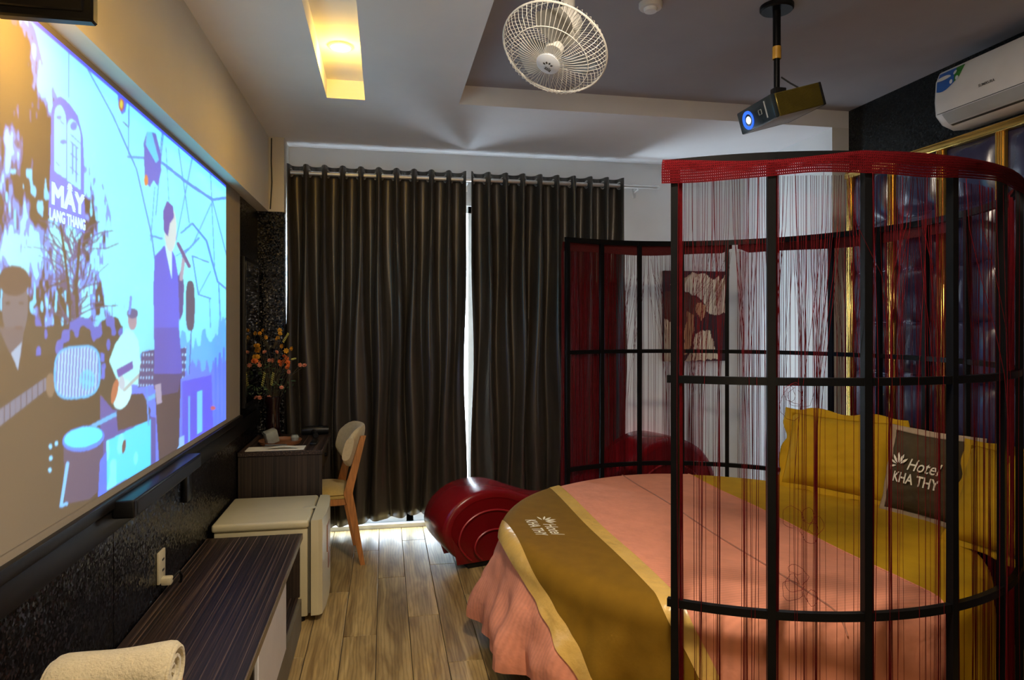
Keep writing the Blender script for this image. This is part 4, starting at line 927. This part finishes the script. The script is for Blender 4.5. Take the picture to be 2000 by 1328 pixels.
# near thread curtain
t = thing('thread_curtain', 'crimson thread curtain hung over the near cage screen', 'thread curtain', cp((np0+np1)/2, CR, RZ[2]), group=None)
zt_n = lambda a: RZ[2]+0.013-0.026*math.sin(PI*min(1, a/0.33))**1.2*(1 if a < 0.33 else 0)
zb_n = lambda a: RZ[2]-0.064+0.010*smooth01(a*1.6)-0.006*math.sin(a*18)
vm = valance(np0-0.012, np1, CR, zt_n, zb_n, 0, near_b, 1, True); v_ = obj('valance', vm, M['valance'], t, fixn=False); weave(v_, vm); pass
tail = MB()
for bph in near_b[:5]:
    c0 = bph+0.016
    tail.m = tail.m; tb_ = threads(c0-0.005, c0+0.005, 6, RZ[2]-0.05, 0.02, CR+0.002, int(bph*100) & 255, 1, 0.6, 0.0016); tail.add(tb_.v, tb_.f)
o = obj('thread_bundles', tail, M['thread'], t, fixn=False); o['kind'] = 'stuff'
o = obj('threads', threads(np0+0.03, np1, 235, RZ[2]-0.055, 0.02, CR-0.020, 21, 26, 1.0, 0.00085), M['thread'], t, fixn=False); o['kind'] = 'stuff'
o = obj('loose_threads', threads(np0+0.05, np1, 22, RZ[2]-0.055, 0.02, CR+0.024, 22, 9, 1.0, 0.0009, 0.012), M['thread'], t, fixn=False); o['kind'] = 'stuff'
tg = MB(); rt = random.Random(12)
for (u0_, v0_, sc_) in ((1556, 758, 0.05), (1560, 1140, 0.05), (1570, 1020, 0.06)):
    ph0 = cage_phi(u0_, False); dd = math.hypot(CC.x+CR*math.cos(ph0), CC.y+CR*math.sin(ph0)); zz = EYE-(v0_-631)/F*2.12
    for k_ in range(4):
        pts = []; q, z, a = ph0, zz, rt.uniform(0, 6)
        for j in range(14): q += 0.012*math.cos(a)*rt.uniform(.5, 1.2); z += 0.014*math.sin(a); a += rt.uniform(-.2, 1.1); pts.append(cp(q, CR+0.022+rt.uniform(-.004, .004), z))
        tg.tube(pts, 0.0007, 3, caps=False)
o = obj('tangled_threads', tg, M['thread'], t, fixn=False); o['kind'] = 'stuff'
# far thread curtains: two lengths with a gap between
fgap = cage_phi(1436, True)
for (a0, a1, nn, nc, sd, lab) in ((fp0+0.01, fgap+0.018, 190, 12, 31, 'crimson thread curtain on the far cage screen before the curtains and picture'),
                                  (fgap-0.012, cage_phi(1850, True), 230, 22, 32, 'crimson thread curtain on the far cage screen before the headboard')):
    t = thing('thread_curtain', lab, 'thread curtain', cp((a0+a1)/2, CR, RZ[2]))
    zt_f = lambda a: RZ[2]-0.012; zb_f = (lambda a, e=(sd == 31): RZ[2]-0.072+0.006*math.sin(9*a)+0.03*smooth01((a-0.94)/0.06 if e else (0.06-a)/0.06))
    vm = valance(a0, a1, CR, zt_f, zb_f, 0, far_b, sd, False); v_ = obj('valance', vm, M['valance2'], t, fixn=False)
    o = obj('threads', threads(a0, a1, nn, RZ[2]-0.06, 0.30, CR+0.020, sd, nc, 0.8, 0.0010), M['thread'], t, fixn=False); o['kind'] = 'stuff'
    if sd == 31:
        o = obj('dense_threads', threads(a0, cage_phi(1206, True), 170, RZ[2]-0.06, 0.30, CR+0.026, 33, 0, 0.0, 0.0011), M['thread'], t, fixn=False); o['kind'] = 'stuff'

# ------------------------------------------------------------------ headboard
HX = 2.885
t = thing('wall_headboard', 'tall navy padded headboard with brass strips on the right wall', 'headboard', (XR, 2.4, 0))
obj('backing', MB().box(HX, XR-0.001, 0.90, 3.735, 0.0, 2.425), M['navy'], t, smooth=False)
sy = [3.70-0.346*k_ for k_ in range(9)]
rib = MB().rbox(-0.024, -0.002, -0.026, 0.026, 0, 2.41, 0.003, 1)
for dy in (-0.013, 0.0, 0.013): rib.rbox(-0.030, -0.02, dy-0.005, dy+0.005, 0, 2.41, 0.003, 1)
rmesh = None
for y in sy:
    if rmesh is None: o = obj('brass_strip', rib, M['brass'], t, local=True); rmesh = o.data
    else: o = bpy.data.objects.new('brass_strip', rmesh); C.objects.link(o); o.parent = t
    o.location = (HX-XR, y-2.4, 0)
obj('top_moulding', MB().rbox(HX-0.035, XR-0.001, 0.90, 3.735, 2.405, 2.44, 0.006, 2).rbox(HX-0.028, XR-0.001, 0.90, 3.735, 2.44, 2.452, 0.004, 1), M['brass'], t)
pw_ = 0.346-0.052; pmesh = []
for var in range(3):
    rp = random.Random(40+var); e1, e2, e3 = rp.uniform(-1, 1), rp.uniform(-1, 1), rp.uniform(0, 6)
    def pf_(a, b):
        y, z = 2*a-1, 2*b-1; d_ = 0.052*max(0, 1-abs(y)**2.6)**0.6*max(0, 1-abs(z)**2.6)**0.6
        wr = 0.004*math.sin(7*y+5*z*e1+e3)*(1-y*y)*(1-z*z)
        return (-d_-wr, y*pw_/2, z*0.149)
    pmesh.append(MB().grid(pf_, 13, 13))
pd = [None]*3
cnt = 0
for y in sy[:-1]:
    for k_ in range(8):
        zc = 2.405-0.15-0.30*k_; var = (cnt*7+k_) % 3; cnt += 1
        if pd[var] is None: o = obj('padded_square', pmesh[var], M['navy'], t, local=True); pd[var] = o.data
        else: o = bpy.data.objects.new('padded_square', pd[var]); C.objects.link(o); o.parent = t
        o.location = (HX-XR-0.001, y-0.173-2.4, zc)

# ------------------------------------------------------------------ air conditioner
ay0, ay1 = 2.10, 2.93
t = thing('air_conditioner', 'white split air conditioner on the dark wall above the headboard', 'air conditioner', (XR, 2.5, 2.47))
apf = [(XR-0.001, 2.49), (XR-0.10, 2.478), (XR-0.165, 2.50), (XR-0.205, 2.545), (XR-0.212, 2.62), (XR-0.205, 2.72), (XR-0.185, 2.765), (XR-0.15, 2.775), (XR-0.001, 2.775)]
def acx(p, q, y): return (p, y, q)
ac = MB(); ny = 22
def acf(a, b):
    y = ay0+(ay1-ay0)*a; e = min(1.0, min(a, 1-a)/0.04); sh = 1-0.16*(1-math.sqrt(max(0, 1-(1-e)**2)))
    p, q = apf[int(round(b*(len(apf)-1)))]; return (XR-0.001+(p-XR+0.001)*sh, y, 2.63+(q-2.63)*sh)
av = [0, .004, .01, .02, .03, .04]; av = av+[.2, .5, .8]+[1-x_ for x_ in reversed(av)]
vs = [acf(a, b/(len(apf)-1)) for a in av for b in range(len(apf))]; nb = len(apf)
ac.add(vs, [(i*nb+j, (i+1)*nb+j, (i+1)*nb+j+1, i*nb+j+1) for i in range(len(av)-1) for j in range(nb-1)])
ac.add([acf(0, b/(nb-1)) for b in range(nb)], [tuple(range(nb))]); ac.add([acf(1, b/(nb-1)) for b in range(nb)], [tuple(range(nb))])
obj('casing', ac, M['acw'], t)
fx = lambda z, o_=0.0: (np.interp(z, [2.478, 2.50, 2.545, 2.62, 2.72, 2.765], [XR-0.10, XR-0.165, XR-0.205, XR-0.212, XR-0.205, XR-0.185])-o_)
def skin(y0, y1, z0, z1, o_, n=6): return MB().grid(lambda a, b: (float(fx(z0+(z1-z0)*b, o_)), y0+(y1-y0)*a, z0+(z1-z0)*b), 3, n)
obj('louvre', skin(ay0+0.06, ay1-0.06, 2.498, 2.545, 0.003), M['acg'], t)
obj('louvre_gap', skin(ay0+0.06, ay1-0.06, 2.492, 2.497, 0.002, 2), M['dark'], t); obj('panel_gap', skin(ay0+0.02, ay1-0.03, 2.550, 2.553, 0.0015, 2), M['dark'], t)
sk = MB(); n_ = 16
stp = [(ay1-0.030-0.150*a, 2.752-(0.088*math.sqrt(max(0, 1-a**4))+0.008*math.sin(2*PI*a))) for a in [i/n_ for i in range(n_+1)]]
sk = MB(); vs = []
for (y, z) in stp: vs += [(float(fx(2.755, 0.002)), y, 2.755), (float(fx(0.5*(2.755+z), 0.0022)), y, 0.5*(2.755+z)), (float(fx(z, 0.002)), y, z)]
fs = []; mi_ = []
for i in range(n_):
    for j in (0, 1): sk.add([vs[3*i+j], vs[3*i+3+j], vs[3*i+4+j], vs[3*i+1+j]], [(0, 1, 2, 3)], 1 if i > n_*0.66 else 0)
so = obj('sticker', sk, [M['sblue'], M['sgreen']], t, smooth=False, fixn=False)
for (dy, z) in ((0.082, 2.690), (0.100, 2.730), (0.115, 2.698)):
    obj('sticker_dot', MB().add([(float(fx(z+0.011*math.sin(2*PI*k_/14), 0.0035)), ay1-0.035-dy+0.009*math.cos(2*PI*k_/14), z+0.011*math.sin(2*PI*k_/14)) for k_ in range(14)], [tuple(range(14))]), M['swhite'], so, smooth=False, fixn=False)
v2, f2 = textmesh('SUMIKURA', 1, bold=0.02); v2 = fit(v2, 0, 0.085, 0, 0.013)
obj('lettering', MB().add([(float(fx(2.606+y, 0.003)), 2.655-x, 2.606+y) for x, y in v2], f2), M['dark'], t, smooth=False, fixn=False)

# ------------------------------------------------------------------ projector and its mount
t = thing('projector_mount', 'black projector pole with amber tape hanging from the grey ceiling', 'projector mount', (1.665, 2.61, ZR))
obj('ceiling_plate', MB().lathe([(0, 0), (0.07, 0), (0.07, -0.016), (0.064, -0.022), (0, -0.022)], 28, (1.665, 2.61, ZR)), M['bsatin'], t)
obj('outer_pole', MB().tube([(1.665, 2.61, ZR-0.01), (1.665, 2.61, 2.655)], 0.0165, 14), M['bsatin'], t)
obj('inner_pole', MB().tube([(1.665, 2.61, 2.66), (1.665, 2.61, 2.50)], 0.0125, 14), M['bsatin'], t)
obj('tape_band', MB().lathe([(0.0165, 0), (0.0182, 0.001), (0.0182, 0.053), (0.0165, 0.054)], 20, (1.665, 2.61, 2.640)), M['tape'], t)
obj('knuckle', MB().rbox(1.645, 1.70, 2.59, 2.63, 2.472, 2.515, 0.005), M['black'], t)
obj('thumb_screw', MB().tube([(1.69, 2.60, 2.487), (1.72, 2.60, 2.487)], 0.010, 10), M['black'], t)
tag(obj('projector_cable', MB().tube([(1.68, 2.60, 2.56), (1.72, 2.595, 2.535), (1.77, 2.59, 2.51), (1.79, 2.6, 2.48)], 0.004, 6), M['cable']), 'thin dark cable from the projector pole to the projector', 'cable')
pj = thing('projector', 'small black projector with olive side grilles hanging over the bed', 'projector', (1.68, 2.61, 2.425), (0, -0.285, 0.0))
Lh, Wh, Hh = 0.122, 0.132, 0.048
obj('shell', MB().rbox(-Lh+0.012, Lh-0.004, -Wh+0.005, Wh-0.005, -Hh, Hh, 0.006), M['greypl'], pj, local=True)
obj('front_panel', MB().rbox(-Lh, -Lh+0.022, -Wh, Wh, -Hh-0.001, Hh+0.001, 0.006, 2), M['slate'], pj, local=True)
obj('back_panel', MB().rbox(Lh-0.012, Lh, -Wh, Wh, -Hh-0.001, Hh+0.001, 0.004, 2), M['black'], pj, local=True)
for sgn in (-1, 1):
    gr_ = MB().rbox(-Lh+0.022, Lh-0.012, sgn*(Wh-0.003)-0.003, sgn*(Wh-0.003)+0.003, -Hh, Hh, 0.002, 1)
    for k_ in range(17):
        zz = -Hh+0.005+(2*Hh-0.010)*k_/16; gr_.box(-Lh+0.026, Lh-0.016, sgn*Wh-0.0022, sgn*Wh+0.0022, zz-0.0013, zz+0.0013)
    obj('side_grille', gr_, M['olive'], pj, local=True)
RYm = Matrix.Translation((-Lh, 0.055, -0.004)) @ Matrix.Rotation(-PI/2, 4, 'Y')
ln = obj('lens_ring', MB().lathe([(0.015, -0.002), (0.040, -0.002), (0.040, 0.004), (0.036, 0.006), (0.026, 0.0), (0.015, -0.002)], 28, mat=RYm), M['lensblue'], pj, local=True)
obj('lens', MB().lathe([(0, 0.008), (0.009, 0.006), (0.014, 0.003), (0.016, 0.0)], 24, mat=RYm), M['lens'], ln, local=True)
obj('focus_window', MB().tube([(-Lh-0.001, -0.03, -0.008), (-Lh-0.001, -0.05, -0.008), (-Lh-0.001, -0.05, 0.012), (-Lh-0.001, -0.03, 0.012)], 0.0015, 6, closed=True), M['greypl'], pj, local=True)
obj('front_groove', MB().box(-Lh-0.0015, -Lh+0.001, -0.085, -0.078, -0.034, 0.036), M['greypl'], pj, local=True, smooth=False)

# ------------------------------------------------------------------ ceiling fan head
fan = thing('orbit_fan', 'ivory orbit fan with wire guard under the grey ceiling', 'fan', (0.634, 2.454, 2.54))
sight = (fan.location-Vector((0, 0, EYE))).normalized(); rt_ = sight.cross(Vector((0, 0, 1))).normalized(); up_ = rt_.cross(sight)
ax = (rt_*-0.29 - up_*0.62 - sight*0.72).normalized()
fan.rotation_mode = 'QUATERNION'; fan.rotation_quaternion = Vector((0, 0, 1)).rotation_difference(ax)
FR = 0.205
def ringm(r, z, w_): return MB().tube([(r*math.cos(2*PI*i/48), r*math.sin(2*PI*i/48), z) for i in range(48)], w_, 6, closed=True)
fg = MB(); rg = MB(); NWR = 60
for i in range(NWR):
    a = 2*PI*i/NWR; c_, s_ = math.cos(a), math.sin(a)
    fg.tube([(r*c_, r*s_, z) for r, z in ((0.045, 0.080), (0.10, 0.076), (0.15, 0.062), (0.185, 0.035), (FR, 0.0))], 0.0010, 4, caps=False)
    rg.tube([(r*c_, r*s_, z) for r, z in ((0.05, -0.085), (0.11, -0.080), (0.16, -0.062), (0.19, -0.035), (FR, 0.0))], 0.0010, 4, caps=False)
q = ringm(0.150, 0.0625, 0.0017); fg.add(q.v, q.f); q = ringm(FR, 0, 0.004); fg.add(q.v, q.f)
q = ringm(0.150, -0.067, 0.0017); rg.add(q.v, q.f)
obj('front_guard', fg, M['fanw'], fan, local=True); obj('rear_guard', rg, M['fanw'], fan, local=True)
cap = obj('hub_cap', MB().lathe([(0, 0.088), (0.03, 0.087), (0.046, 0.082), (0.047, 0.076), (0, 0.074)], 32), M['fancap'], fan, local=True)
# emblem on the cap, upright as seen from the camera
qi = fan.rotation_quaternion.inverted(); cr_ = qi @ Vector((CT, -ST, 0)); cr_ = Vector((cr_.x, cr_.y)).normalized(); cr_ = Matrix.Rotation(-0.45, 2) @ cr_; cu = Vector((-cr_.y, cr_.x))
v2, f2 = textmesh('asia', 1, 0.1, 0.02); v2 = fit(v2, -0.004, 0.022, -0.022, -0.004)
obj('lettering', MB().add([(*(cr_*x+cu*y), 0.0895) for x, y in v2], f2), M['dark'], cap, local=True, smooth=False, fixn=False)
pe = MB()
for k_ in range(4):
    a = math.radians(165-38*k_); d_ = Vector((math.cos(a), math.sin(a))); n2 = Vector((-d_.y, d_.x)); c0 = Vector((0.002, -0.004))
    pe.add([(*(cr_*p.x+cu*p.y), 0.0895) for p in (c0+d_*0.010, c0+d_*0.017+n2*0.005, c0+d_*0.024, c0+d_*0.017-n2*0.004)], [(0, 1, 2, 3)])
obj('emblem', pe, M['dark'], cap, local=True, smooth=False, fixn=False)
for k_ in range(3):
    def blf(a, b, k_=k_):
        r = 0.035+0.135*a; an = 2*PI*k_/3+0.35*a+(b-0.5)*(0.5+0.75*math.sin(PI*min(1, a*0.9+0.1))); return (r*math.cos(an), r*math.sin(an), -0.005+0.030*(b-0.5))
    o = obj('blade', MB().grid(blf, 8, 6), M['fanb'], fan, local=True, fixn=False)
obj('motor', MB().lathe([(0, 0.02), (0.035, 0.02), (0.036, -0.01), (0.015, -0.02), (0.015, -0.075), (0.055, -0.08), (0.066, -0.10), (0.066, -0.16), (0.05, -0.18), (0, -0.185)], 28), M['fanw'], fan, local=True)
# bracket up to the ceiling, built in the fan's own frame
mi = fan.rotation_quaternion.inverted()
W2L = lambda p: tuple(mi @ (Vector(p)-fan.location))
back = fan.location - ax*0.13
obj('yoke', MB().tube([W2L(back), W2L((back.x+0.02, back.y+0.02, 2.70)), W2L((back.x+0.02, back.y+0.03, 2.80))], [0.03, 0.028, 0.032], 12), M['fanw'], fan, local=True)
obj('ceiling_mount', MB().tube([W2L((back.x+0.02, back.y+0.03, 2.79)), W2L((back.x+0.02, back.y+0.03, 2.835)), W2L((back.x+0.02, back.y+0.03, ZR))], [0.055, 0.075, 0.08], 24), M['fanw'], fan, local=True)
obj('cord', MB().tube([W2L((back.x-0.04, back.y-0.02, ZR-0.02)), W2L((back.x-0.045, back.y-0.04, 2.78)), W2L((back.x-0.02, back.y-0.03, 2.72)), W2L((back.x, back.y, 2.69))], 0.004, 6), M['cable'], fan, local=True)
t = thing('smoke_detector', 'small white round smoke detector on the grey ceiling', 'smoke detector', (1.12, 2.69, ZR))
obj('base', MB().lathe([(0, 0), (0.05, 0), (0.05, -0.016), (0.046, -0.022), (0, -0.022)], 28, (1.12, 2.69, ZR)), M['acw'], t)
obj('sensor', MB().lathe([(0, -0.022), (0.03, -0.022), (0.026, -0.036), (0, -0.038)], 24, (1.12, 2.69, ZR)), M['swhite'], t)

# ------------------------------------------------------------------ horse canvas on the window wall
pc = thing('wall_picture', 'canvas print of two horses on the white wall beside the window', 'picture', (2.43, YW, 1.2))
px0, px1, pz0, pz1 = 2.165, 2.70, 1.197, 1.915
obj('canvas_block', MB().rbox(px0, px1, YW-0.03, YW-0.001, pz0, pz1, 0.003, 1), M['trim'], pc)
nx_, nz_ = 110, 140
gx, gz = np.meshgrid(np.linspace(0, 1, nx_), np.linspace(0, 1, nz_), indexing='ij'); gx = gx.ravel(); gz = 1-gz.ravel()   # gz runs downwards
hc = np.zeros((len(gx), 3)); hc[:] = LIN(54, 38, 44)
jit = 0.02*(vnoise(gx*100, gz*100, 6, 50)-0.5)*2; X_, Z_ = gx+jit, gz+0.03*(vnoise(gx*100, gz*100, 5, 51)-0.5)
cream = inpoly(X_, Z_, [(0.10, 0.16), (0.30, 0.10), (0.45, 0.02), (0.66, 0.02), (0.80, 0.10), (0.86, 0.04), (0.90, 0.10), (1.0, 0.04), (1.0, 0.46), (0.86, 0.50), (0.70, 0.46), (0.66, 0.36), (0.50, 0.27), (0.30, 0.22)]); hc[cream] = LIN(226, 214, 190)
hc[cream & (vnoise(gx*100+gz*60, gz*30, 5, 52) > 0.72)] = LIN(178, 158, 130)
br_ = inpoly(X_, Z_, [(0.0, 0.24), (0.2, 0.22), (0.42, 0.26), (0.58, 0.34), (0.52, 0.48), (0.44, 0.62), (0.36, 0.76), (0.26, 0.70), (0.10, 0.56), (0.0, 0.52)]); hc[br_] = LIN(84, 54, 44)
hc[inpoly(X_, Z_, [(0.52, 0.34), (0.68, 0.38), (0.66, 0.52), (0.60, 0.54), (0.50, 0.46)])] = LIN(196, 150, 112)
hc[inpoly(X_, Z_, [(0.38, 0.44), (0.48, 0.50), (0.50, 0.62), (0.38, 0.92), (0.30, 0.94), (0.34, 0.66)])] = LIN(190, 140, 100)
hc[inpoly(X_, Z_, [(0.0, 0.52), (0.12, 0.56), (0.22, 0.64), (0.30, 0.86), (0.24, 1.0), (0.0, 1.0)])] = LIN(214, 196, 168)
hc[inpoly(X_, Z_, [(0.52, 0.70), (0.62, 0.66), (0.74, 0.67), (0.80, 0.80), (0.88, 0.98), (0.34, 1.0), (0.44, 0.90)])] = LIN(222, 206, 178)
ed = (gx < 0.012) | (gx > 0.988); hc[ed] = LIN(40, 28, 34)
me = bpy.data.meshes.new('print')
vs = np.stack([px0+(px1-px0)*gx, np.full_like(gx, YW-0.0312), pz1-(pz1-pz0)*gz], 1)-np.array(pc.location)
ii, jj = np.meshgrid(np.arange(nx_-1), np.arange(nz_-1), indexing='ij'); a0 = (ii*nz_+jj).ravel()
me.from_pydata(vs.tolist(), [], np.stack([a0, a0+nz_, a0+nz_+1, a0+1], 1).tolist()); paint(me, hc.astype(np.float32)); me.materials.append(vcol('canvas_print', 0.7))
o = bpy.data.objects.new('print', me); C.objects.link(o); o.parent = pc
